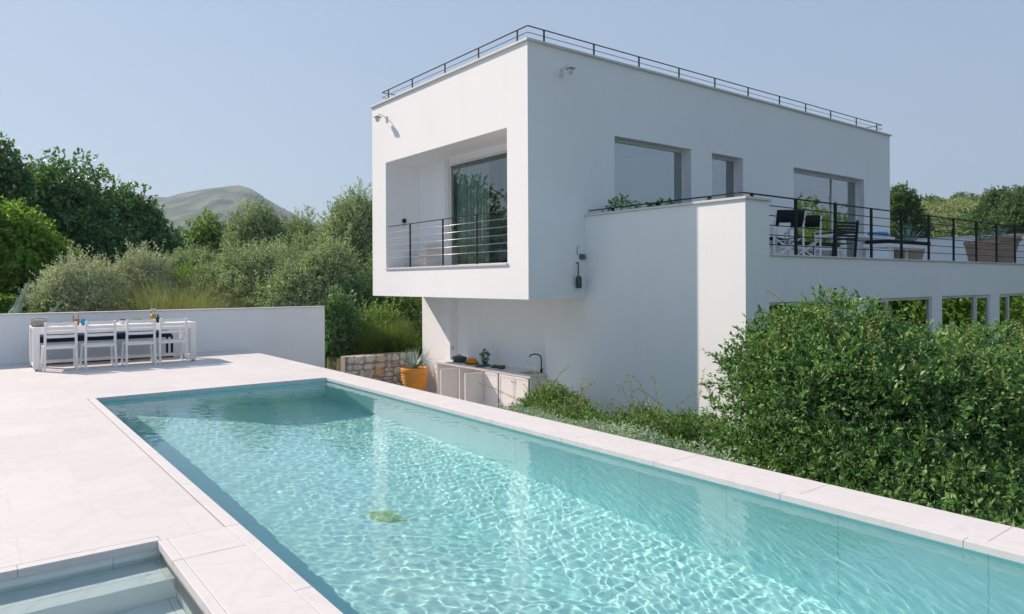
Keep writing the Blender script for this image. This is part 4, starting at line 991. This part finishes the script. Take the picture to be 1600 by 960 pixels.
# plants seen over the left parapet
rr_ = np.random.default_rng(9)
for i, (u, v, h, lab) in enumerate(((10.05, 9.55, 1.08, 'leafy pot plant at the foot of the large window by the box wall'), (10.9, 9.3, 1.12, 'taller leafy pot plant under the middle of the large window'), (11.7, 8.9, 1.02, 'sparse leafy pot plant right of the taller one behind the parapet'))):
    t = thing('pot_plant', (u, v, FL), lab, 'plant', 'leafy pot plants behind the parapet')
    mb = MB(); mb.lathe([(0, .001), (.14, .001), (.2, .40), (.18, .40), (.17, .36), (0, .36)], (u, v, FL), 18); mb.build('pot', TERR, t)
    pos, ld, *_ = twigs([(u, v, FL+h*.72, .30, .30, h*.36)], 110, 7, .16, rr_); leaves_mesh('leaves', pos, ld, .075, .035, L_MID, t, rr_)
    mb = MB()
    for q in range(7): mb.tube([(u, v, FL+.35), (u+rr_.normal()*.08, v+rr_.normal()*.08, FL+h*.6), (u+rr_.normal()*.15, v+rr_.normal()*.15, FL+h*.9)], .006, 5, False)
    mb.build('stems', BARK, t)

# ------------------------------------------------------------------ hedge and shrubs by the house
def hedge(name, label, foot, blobs, seed, ntw, mat=L_HEDGE, nshoot=60, leaf=.05, cat='shrub', shl=(.25, .7), trunk=.05, **kw):
    r = np.random.default_rng(seed); t = thing(name, foot, label, cat)
    kw.setdefault('shell', (.5, 1.04)); kw.setdefault('lump', .45)
    pos, ld, base, td, ln = twigs(blobs, ntw, 9, .20, r, **kw)
    sz = np.repeat(r.choice([.62, .9, 1.35], len(pos)//9, p=[.35, .4, .25]), 9)*r.uniform(.6, 1.2, len(pos))
    leaves_mesh('crown', pos, ld, leaf*sz, leaf*.5*sz*r.uniform(.7, 1.2, len(pos)), mat, t, r)
    mb = MB(); B = np.array(blobs)
    for q in r.choice(len(base), 90, replace=False):
        b0 = np.array([base[q][0]*.45+B[:, 0].mean()*.2+foot[0]*.35, base[q][1]*.7+foot[1]*.3, foot[2]]); limb(mb, b0, base[q], trunk*.35, .004, r, .08)
    # long shoots standing out of the outline
    c = B[:, :3].mean(0); out = base[:, 2] > np.quantile(base[:, 2], .72); idx = r.choice(np.where(out)[0], nshoot, replace=False)
    dirs = unit(td[idx]*.6 + np.array([0, 0, .9]) + r.normal(size=(nshoot, 3))*.35)
    shoots('shoots', base[idx], dirs, r.uniform(*shl, nshoot), L_NEW, t, r, leaf*.8, .03, .003, mb=mb)
    mb.build('branches', BARK, t)
    return t
def B_(px, d, z, a, b, c): p = at(px, d, z); return (p.x, p.y, z, a, b, c)
hedge('hedge_shrub', 'huge dense evergreen shrub with long shoots in front of the lower windows', (8.9, 4.6, GZ),
      [B_(1222, 8.7, .50, .48, .48, .42), B_(1308, 8.6, .62, .60, .55, .50), B_(1385, 8.7, .30, .6, .6, .50), B_(1470, 8.9, .12, .6, .6, .52), B_(1545, 9.1, .22, .55, .6, .50), B_(1620, 9.3, .05, .8, .7, .5), B_(1720, 9.4, 0, 1, .9, .6),
       B_(1205, 8.3, -.1, .46, .5, .75), B_(1295, 8.0, -.1, .75, .7, .8), B_(1420, 7.9, -.25, .85, .8, .8), B_(1560, 7.9, -.35, .95, .9, .75), B_(1700, 8.0, -.3, 1, 1, .8),
       B_(1198, 8.0, -.8, .42, .46, .5), B_(1290, 7.4, -.8, .66, .66, .55), B_(1400, 7.0, -.8, .75, .75, .55), B_(1530, 6.7, -.85, .75, .75, .5),
       (6.35, 4.7, -1.05, .5, .55, .36), (6.25, 4.0, -1.02, .6, .7, .40), (6.3, 3.0, -.98, .65, .75, .44), (6.4, 2.0, -.98, .7, .75, .44), (6.6, 1.2, -.95, .75, .75, .45)],
      31, 30000, nshoot=190, leaf=.062, low=-.7, shell=(.35, 1.1), lump=.7, lumps=60, shl=(.25, .65))
hedge('low_shrub', 'lower glossy shrub with thin upright shoots against the wing wall', (8.0, 8.4, GZ),
      [(8.65, 10.0, -.98, .50, .45, .46), (8.3, 9.35, -1.06, .6, .5, .36), (7.9, 8.6, -1.08, .62, .6, .36), (7.6, 7.8, -1.06, .62, .6, .38), (7.3, 7.0, -1.08, .62, .6, .36), (7.1, 6.3, -1.06, .6, .6, .38), (8.5, 7.6, -1.05, .6, .6, .40), (8.6, 6.7, -1.02, .6, .6, .42), (6.5, 7.2, -1.18, .45, .6, .28), (6.3, 6.2, -1.16, .45, .6, .30)],
      32, 11500, lump=.6, lumps=40, nshoot=60, leaf=.052, shl=(.35, 1.1), low=-.3)
# silver ground cover
rr_ = np.random.default_rng(12)
def bed_z(u): return np.interp(u, [5.2, 6.2, 7.4], [-.42, -.50, GZ])
mb = MB(); bu_ = [5.2, 5.7, 6.2, 6.6, 7.0, 7.4]
for a, c in zip(bu_[:-1], bu_[1:]): mb.quad((a, -1.5, float(bed_z(a))), (c, -1.5, float(bed_z(c))), (c, 7.75, float(bed_z(c))), (a, 7.75, float(bed_z(a))))
for a, c in zip(bu_[:-1], bu_[1:]): mb.quad((a, 7.75, GZ), (a, 7.75, float(bed_z(a))), (c, 7.75, float(bed_z(c))), (c, 7.75, GZ))
mb.box(5.2, 5.55, 7.76, 9.4, GZ, -.60); mb.build('planting_bed', SOIL, kind='structure')
n_ = 9000; u = rr_.uniform(5.26, 7.3, n_); v = rr_.uniform(3.6, 9.3, n_)
keep = (u < 5.55 + .40*np.clip(v-4.6, 0, 9)) & ((v < 7.62) | ((u < 5.5) & (rr_.uniform(size=n_) < .6))); u, v = u[keep], v[keep]
hh = .16 + .20*np.clip(fbm(u, v, 4, 3, 2.2)*.6+.6, 0, 1)*np.clip((8.3-v)/.8, .4, 1)
td = unit(rr_.normal(size=(len(u), 3))*.6 + [0, 0, .7]); k = 9; t_ = (np.arange(k)+.5)/k
pos = np.stack([u, v, np.where(v > 7.7, -.6, bed_z(u))], -1)[:, None, :] + np.array([0, 0, 1.])*(hh*.55)[:, None, None] + td[:, None, :]*(t_[None, :]*hh[:, None]*.8)[..., None]
ld = unit(td[:, None, :]*.5 + rr_.normal(size=(len(u), k, 3))*.7).reshape(-1, 3)
g = leaves_mesh('ground_cover', pos.reshape(-1, 3), ld, .045, .022, L_SILVER, None, rr_); tag(g, 'silvery green creeping plants filling the bed beside the pool', 'plants', kind='stuff')
# small succulents along the path behind the coping
pos, ld, *_ = twigs([(8.3, 14.6+.0, GZ+.05, .35, .8, .16), (7.9, 13.6, GZ+.05, .3, .6, .16)], 500, 6, .08, rr_); g = leaves_mesh('edging_plants', pos, ld, .04, .02, L_SILVER, None, rr_); tag(g, 'small grey leaved plants at the foot of the ochre pot and cupboard', 'plants', kind='stuff')

# ------------------------------------------------------------------ trees behind the garden wall
def crown(px, d, ytop_, wpx, hpx, n=9, seed=0, squash=1.0, dome=.9):
    """blobs of a rounded crown that spans wpx columns and hangs hpx rows below its top at depth d"""
    r = random.Random(seed); R = wpx*d/F/2; top = ztop(ytop_, d); H = hpx*d/F; out = []
    c = at(px, d); out.append((c.x, c.y, top-H*.5, R*.62, R*.62, H*.47))
    for i in range(n):
        a = 2*math.pi*i/n + r.uniform(-.3, .3); q = r.uniform(.45, .62); rb = R*r.uniform(.34, .46); zz = top - H*r.uniform(.38, .78)
        out.append((c.x+math.cos(a)*R*q, c.y+math.sin(a)*R*q, zz, rb, rb, min(rb*dome, H*.42)))
    for i in range(n):
        a = r.uniform(0, 6.28); q = r.uniform(.35, .85); rb = R*r.uniform(.13, .22); zz = top - H*(.06 + .5*q*q + r.uniform(-.05, .2)); out.append((c.x+math.cos(a)*R*q, c.y+math.sin(a)*R*q, zz, rb, rb, rb*dome))
    for i in range(n//2):
        a = r.uniform(0, 6.28); q = r.uniform(.1, .4); rb = R*r.uniform(.28, .38); out.append((c.x+math.cos(a)*R*q, c.y+math.sin(a)*R*q, top-rb*dome-r.uniform(0, .16)*H, rb, rb, rb*dome))
    return out
def tree_at(name, label, px, d, yt, wpx, hpx, mat, seed, ntw, k, tl, L, Wd, cat='tree', g=GZ, n=9, trunk=.16, group=None, blobs=None, **kw):
    c = at(px, d, g)
    return plant(name, label, cat, (c.x, c.y, g), blobs or crown(px, d, yt, wpx, hpx, n, seed), mat, seed, ntw, k, tl, L, Wd, group, trunk, **kw)
tree_at('carob_tree', 'big dark green broadleaf tree, tallest on the left, behind the light green tree', 105, 31, 276, 235, 240, L_DARK, 41, 15000, 8, .45, .17, .12, trunk=.28, n=13, lump=.6)
tree_at('carob_tree', 'dark broadleaf tree cut by the left edge of the photo', 4, 27, 252, 92, 245, L_DARK, 42, 6500, 8, .40, .16, .11, trunk=.22, lump=.6)
tree_at('carob_tree', 'dark broadleaf tree on the right shoulder of the tallest one', 205, 33, 318, 125, 190, L_DARK, 43, 7500, 8, .45, .17, .12, trunk=.2, n=10, lump=.6)
tree_at('citrus_tree', 'light green leafy tree at the left edge above the garden wall', 15, 23, 330, 160, 175, L_BRIGHT, 44, 9000, 8, .34, .13, .08, trunk=.12, n=11, lump=.5)
tree_at('citrus_shrub', 'small yellow green shrub low between the two agave leaves', 85, 20.5, 470, 60, 50, L_BRIGHT, 45, 900, 8, .2, .09, .055, cat='shrub', trunk=.04, n=6)
tree_at('citrus_shrub', 'small yellow green shrub at the far left above the wall', 2, 20.5, 466, 50, 50, L_BRIGHT, 46, 800, 8, .2, .09, .055, cat='shrub', trunk=.04, n=6)
tree_at('olive_shrub', 'rounded silvery shrub left of the grasses, behind the juice carafe', 140, 21.5, 418, 150, 100, L_OLIVE, 47, 9000, 12, .42, .075, .03, cat='shrub', trunk=.06, n=10, up=.9, sprays=140)
tree_at('olive_shrub', 'loose silvery shrub with upright sprays next to the grasses', 225, 22.5, 413, 90, 100, L_OLIVE, 48, 4200, 12, .55, .075, .03, cat='shrub', trunk=.06, n=8, up=1.3, sprays=130, sprayL=(.5, 1.2))
tree_at('carob_tree', 'low dark tree filling the gap right of the shoulder tree', 266, 35, 372, 80, 120, L_DARK, 49, 3600, 8, .42, .16, .11, trunk=.15)
tree_at('oak_tree', 'yellowish green tree below the distant mountain', 322, 37, 352, 95, 140, L_MID, 50, 5000, 8, .42, .15, .10, trunk=.16)
tree_at('olive_tree', 'olive tree with a pale pointed top in front of the mountain', 398, 29, 335, 95, 170, L_OLIVED, 51, 8500, 11, .5, .10, .04, trunk=.14, n=10, up=.8, sprays=80)
tree_at('olive_tree', 'low broad olive tree above the middle of the garden wall', 400, 23.5, 395, 160, 110, L_OLIVED, 52, 8000, 11, .4, .085, .035, trunk=.10, n=10, up=.7, sprays=100)
tree_at('olive_tree', 'grey olive tree right of the mountain', 470, 30, 352, 105, 165, L_OLIVED, 53, 7000, 11, .5, .10, .04, trunk=.14, n=9, up=.7)
tree_at('olive_tree', 'tallest grey green olive tree beside the sunny facade', 558, 27.5, 325, 150, 220, L_OLIVED, 54, 15000, 11, .55, .10, .04, trunk=.18, n=12, up=.9, sprays=120)
tree_at('olive_tree', 'bushy olive tree just right of the end of the garden wall', 520, 22.5, 395, 110, 160, L_OLIVED, 55, 8000, 11, .42, .085, .035, trunk=.10, n=9, up=.6, sprays=60)
tree_at('laurel_tree', 'dark glossy tree under the corner of the upper box', 620, 24, 395, 130, 190, L_DARK, 56, 6500, 9, .36, .11, .055, trunk=.12, n=10)
tree_at('laurel_tree', 'dense green tree behind the left edge of the kitchen wall', 700, 26, 410, 120, 160, L_MID, 57, 4500, 9, .36, .11, .055, trunk=.12, n=8)
tree_at('laurel_shrub', 'dark shrub growing down to the end of the stone wall', 530, 19.5, 470, 70, 150, L_DARK, 58, 3800, 9, .26, .075, .04, cat='shrub', g=-1.3, trunk=.05, n=8)
tree_at('fig_shrub', 'bright green shrub spilling over the stone wall', 628, 19.7, 530, 50, 30, L_BRIGHT, 59, 1300, 8, .16, .08, .05, cat='shrub', g=-.42, trunk=.03, n=7)
tree_at('olive_tree', 'broad olive tree filling the row between the mountain and the tallest olive', 445, 27, 385, 190, 130, L_OLIVED, 140, 9000, 11, .45, .09, .04, trunk=.12, n=11, up=.7, sprays=90)
tree_at('olive_tree', 'small olive tree behind the grasses, below the yellowish green tree', 300, 27, 398, 120, 110, L_OLIVED, 141, 5500, 11, .42, .09, .04, trunk=.10, n=9, up=.7, sprays=60)
# tall grasses
def grasses(name, label, patches, dens, H, mat, seed):
    r = np.random.default_rng(seed); V_ = []
    for px0, px1, d0, d1, g, hh in patches:
        n = int(dens*(px1-px0)*(d1-d0)); px = r.uniform(px0, px1, n); d = r.uniform(d0, d1, n)
        x = fwd.x*d + rt0.x*(px-CX)/F*d; y = fwd.y*d + rt0.y*(px-CX)/F*d; base = np.stack([x, y, np.full(n, g)], -1)
        L = H*hh*r.uniform(.45, 1.1, n)*(1+.22*fbm(x, y, seed+3, 3, 2.5)); lean = r.normal(size=(n, 2))*.30; w = unit(np.stack([r.normal(size=n), r.normal(size=n), np.zeros(n)], -1))*.005
        prev = base; seg = 3
        for s in range(seg):
            t = (s+1)/seg; p = base + np.stack([lean[:, 0]*L*t**1.8, lean[:, 1]*L*t**1.8, L*t*(1-.12*t)], -1)
            w0 = w*(1-.8*s/seg); w1 = w*(1-.8*(s+1)/seg); V_.append(np.stack([prev-w0, prev+w0, p+w1, p-w1], 1)); prev = p
    v = np.concatenate(V_).reshape(-1, 3); o = np_mesh(name, v, 4, mat); tag(o, label, 'grass', kind='stuff')
grasses('tall_grass', 'tall green and straw coloured grasses behind the garden wall', [(225, 345, 20.3, 22.5, GZ, .95), (255, 320, 20.5, 22, GZ, 1.15), (330, 350, 20.5, 22, GZ, .9)], 75, 2.75, L_GRASS, 61)
WILD = leaf_mat('wild_grass_blade', (.05, .15, .03), (.26, .28, .11), .35)
grasses('wild_grass', 'green grasses above the stone wall', [(515, 600, 19.6, 21, -.9, 1.0), (560, 640, 19.2, 20.5, -.5, .8), (585, 625, 19.2, 20.0, -.45, 1.0)], 80, 1.15, WILD, 62)
for q, (px, d, yt, w, h, mt, lab, nm) in enumerate(((300, 23.5, 425, 110, 90, L_MID, 'green shrub standing in the tall grasses', 'broom_shrub'), (340, 23, 430, 90, 80, L_OLIVED, 'grey green shrub right of the tall grasses', 'olive_shrub'), (462, 22, 425, 110, 95, L_OLIVED, 'grey green shrub behind the right end of the garden wall', 'olive_shrub'),
        (575, 22, 445, 110, 130, L_DARK, 'dark shrub rising above the left end of the stone wall', 'laurel_shrub'), (640, 22, 468, 100, 110, L_MID, 'mid green shrub close to the left edge of the kitchen wall', 'laurel_shrub'), (596, 20.3, 500, 70, 60, L_MID, 'small rounded shrub just above the middle of the stone wall', 'laurel_shrub'))):
    tree_at(nm, lab, px, d, yt, w, h, mt, 120+q, 4200, 9, .4, .09, .04, cat='shrub', trunk=.05, n=8, up=.6, sprays=40)
# the big agave behind the wall
t = thing('giant_agave', (.75, 18.5, -.9), 'giant blue grey agave whose two long leaves rise above the wall', 'agave')
def far_blade(mb, p0, p1, w, bend=.1):
    p0 = Vector(p0); p1 = Vector(p1); d = p1-p0; az_ = math.atan2(d.y, d.x); el = math.atan2(d.z, math.hypot(d.x, d.y)); blade(mb, p0, az_, el+bend*.33, d.length, w, bend, n=12)
c0 = at(10, 19.0, 0); mbA = MB()
a0 = at(12, 19.0, ztop(520, 19)); a1 = at(46, 18.6, ztop(434, 18.6)); far_blade(mbA, a0, a1, .52)
mbA.build('leaf', L_AGAVE, t)
mbA = MB(); far_blade(mbA, at(60, 19.0, ztop(510, 19)), at(98, 18.7, ztop(468, 18.7)), .42); mbA.build('leaf', L_AGAVE, t)
mbA = MB(); far_blade(mbA, at(-30, 19.0, ztop(500, 19)), at(32, 18.3, ztop(490, 18.3)), .55, .5); mbA.build('leaf', L_AGAVE, t)
mbA = MB(); q = at(30, 19.3, -.95)
for i in range(14): blade(mbA, q, i*2.4, .5+.05*i, 1.5, .26, .3)
mbA.build('rosette', L_AGAVE, t)

# ------------------------------------------------------------------ hillside on the right, trees behind the photographer
def hz(x, y): return float(terrain_h(np.array([x]), np.array([y]))[0])
tree_at('holm_oak', 'round dark oak beside the right end of the upper box', 1408, 52, 305, 66, 110, L_OAK, 71, 5200, 8, .5, .18, .12, g=hz(*at(1408, 52)[:2]), trunk=.2)
tree_at('holm_oak', 'broad green oak at the right edge of the photo on the hill', 1608, 60, 306, 105, 110, L_OAK, 72, 7000, 8, .55, .2, .14, g=hz(*at(1605, 60)[:2]), trunk=.22)
tree_at('holm_oak', 'green oak standing left of the one at the right edge', 1556, 66, 308, 60, 80, L_OAK, 73, 3600, 8, .5, .2, .14, g=hz(*at(1552, 66)[:2]), trunk=.18)
rr_ = np.random.default_rng(77)
def scrub(name, label, n, pxr, dr, sz, mat, seed, L=.3, k=26):
    r = np.random.default_rng(seed); px = r.uniform(*pxr, n); d = np.exp(r.uniform(math.log(dr[0]), math.log(dr[1]), n))
    x = fwd.x*d + rt0.x*(px-CX)/F*d; y = fwd.y*d + rt0.y*(px-CX)/F*d; z = terrain_h(x, y); s = sz*r.uniform(.5, 1.4, n)
    nn = unit(r.normal(size=(n, k, 3))); nn[..., 2] = np.abs(nn[..., 2])
    pos = np.stack([x, y, z], -1)[:, None, :] + nn*s[:, None, None]*np.array([1, 1, .85])*r.uniform(.75, 1.05, (n, k, 1)); ld = unit(nn*.5 + r.normal(size=(n, k, 3))*.7)
    LL = (np.repeat(L*(.6+.4*s/sz), k)*r.uniform(.6, 1.3, n*k))
    o = leaves_mesh(name, pos.reshape(-1, 3), ld.reshape(-1, 3), LL, LL*.7, mat, None, r); tag(o, label, 'scrub', kind='stuff')
scrub('hill_scrub', 'pale green scrub covering the hillside on the right', 3800, (1240, 1800), (42, 190), 1.25, L_SCRUB, 81, .32, 90)
scrub('hill_bushes', 'darker green bushes scattered over the right hillside', 300, (1240, 1800), (48, 185), 2.1, L_OAK, 82, .40, 260)
scrub('valley_scrub', 'trees and scrub on the valley floor below the mountain', 2600, (150, 700), (50, 420), 2.2, L_OLIVED, 83, 1.0, 40)
# trees behind and beside the photographer, seen in the window panes and the pool
for i, (x, y, h, w, lab) in enumerate(((-4, 36, 9.5, 9, 'bushy tree beyond the left edge of the photo, seen only reflected in the loggia'), (-12, 33, 9.5, 9, 'wider tree farther left beyond the photo, seen only as a reflection'), (3, 40, 6.8, 8, 'dark tree just behind the tallest one on the left'), (-19, 28, 9, 9, 'farthest left tree beyond the garden wall, outside the photo'))):
    bl = [(x, y, GZ+h*.6, w*.3, w*.3, h*.36)] + [(x+math.cos(a)*w*.27, y+math.sin(a)*w*.27, GZ+h*(.5+.12*math.sin(3*a)), w*.22, w*.22, h*.24) for a in [q*.9 for q in range(7)]]
    plant('garden_tree', lab, 'tree', (x, y, GZ), bl, L_DARK, 90+i, 5200, 8, .5, .2, .13, None, .2)
for i, (x, y, h, w, lab) in enumerate(((31, .5, 6.5, 7, 'first dense tree beyond the right edge of the photo, mirrored in the lower windows'), (37, -1.5, 7, 8, 'second dense tree beyond the right edge, mirrored in the lower windows'), (44, -3.5, 7.5, 8, 'third dense tree beyond the right edge, mirrored in the lower windows'), (52, -6, 8, 10, 'farthest dense tree beyond the right edge, mirrored in the lower windows'), (27, -2.5, 5, 6, 'nearest dense tree beyond the right edge, mirrored in the lower windows'))):
    bl = [(x, y, GZ+h*.45, w*.34, w*.34, h*.45)] + [(x+math.cos(a)*w*.3, y+math.sin(a)*w*.3, GZ+h*(.38+.1*math.sin(3*a)), w*.24, w*.24, h*.32) for a in [q*.9 for q in range(7)]]
    plant('garden_tree', lab, 'tree', (x, y, GZ), bl, L_MID if i % 2 else L_BRIGHT, 95+i, 5200, 8, .5, .2, .13, None, .2)

# ------------------------------------------------------------------ summer haze
mb = MB(); mb.box(-6500, 6500, -6500, 6500, -140, 620)
m = bpy.data.materials.new('haze'); m.use_nodes = True; n = m.node_tree; n.nodes.remove(n.nodes['Principled BSDF'])
v = N(n, 'VolumePrincipled'); v.inputs['Color'].default_value = (.66, .85, 1.0, 1); v.inputs['Density'].default_value = 2.1e-4; v.inputs['Anisotropy'].default_value = .2
n.links.new(v.outputs[0], n.nodes['Material Output'].inputs['Volume'])
hz_ = mb.build('haze', m); tag(hz_, 'pale summer haze over the valley', 'haze', kind='stuff')
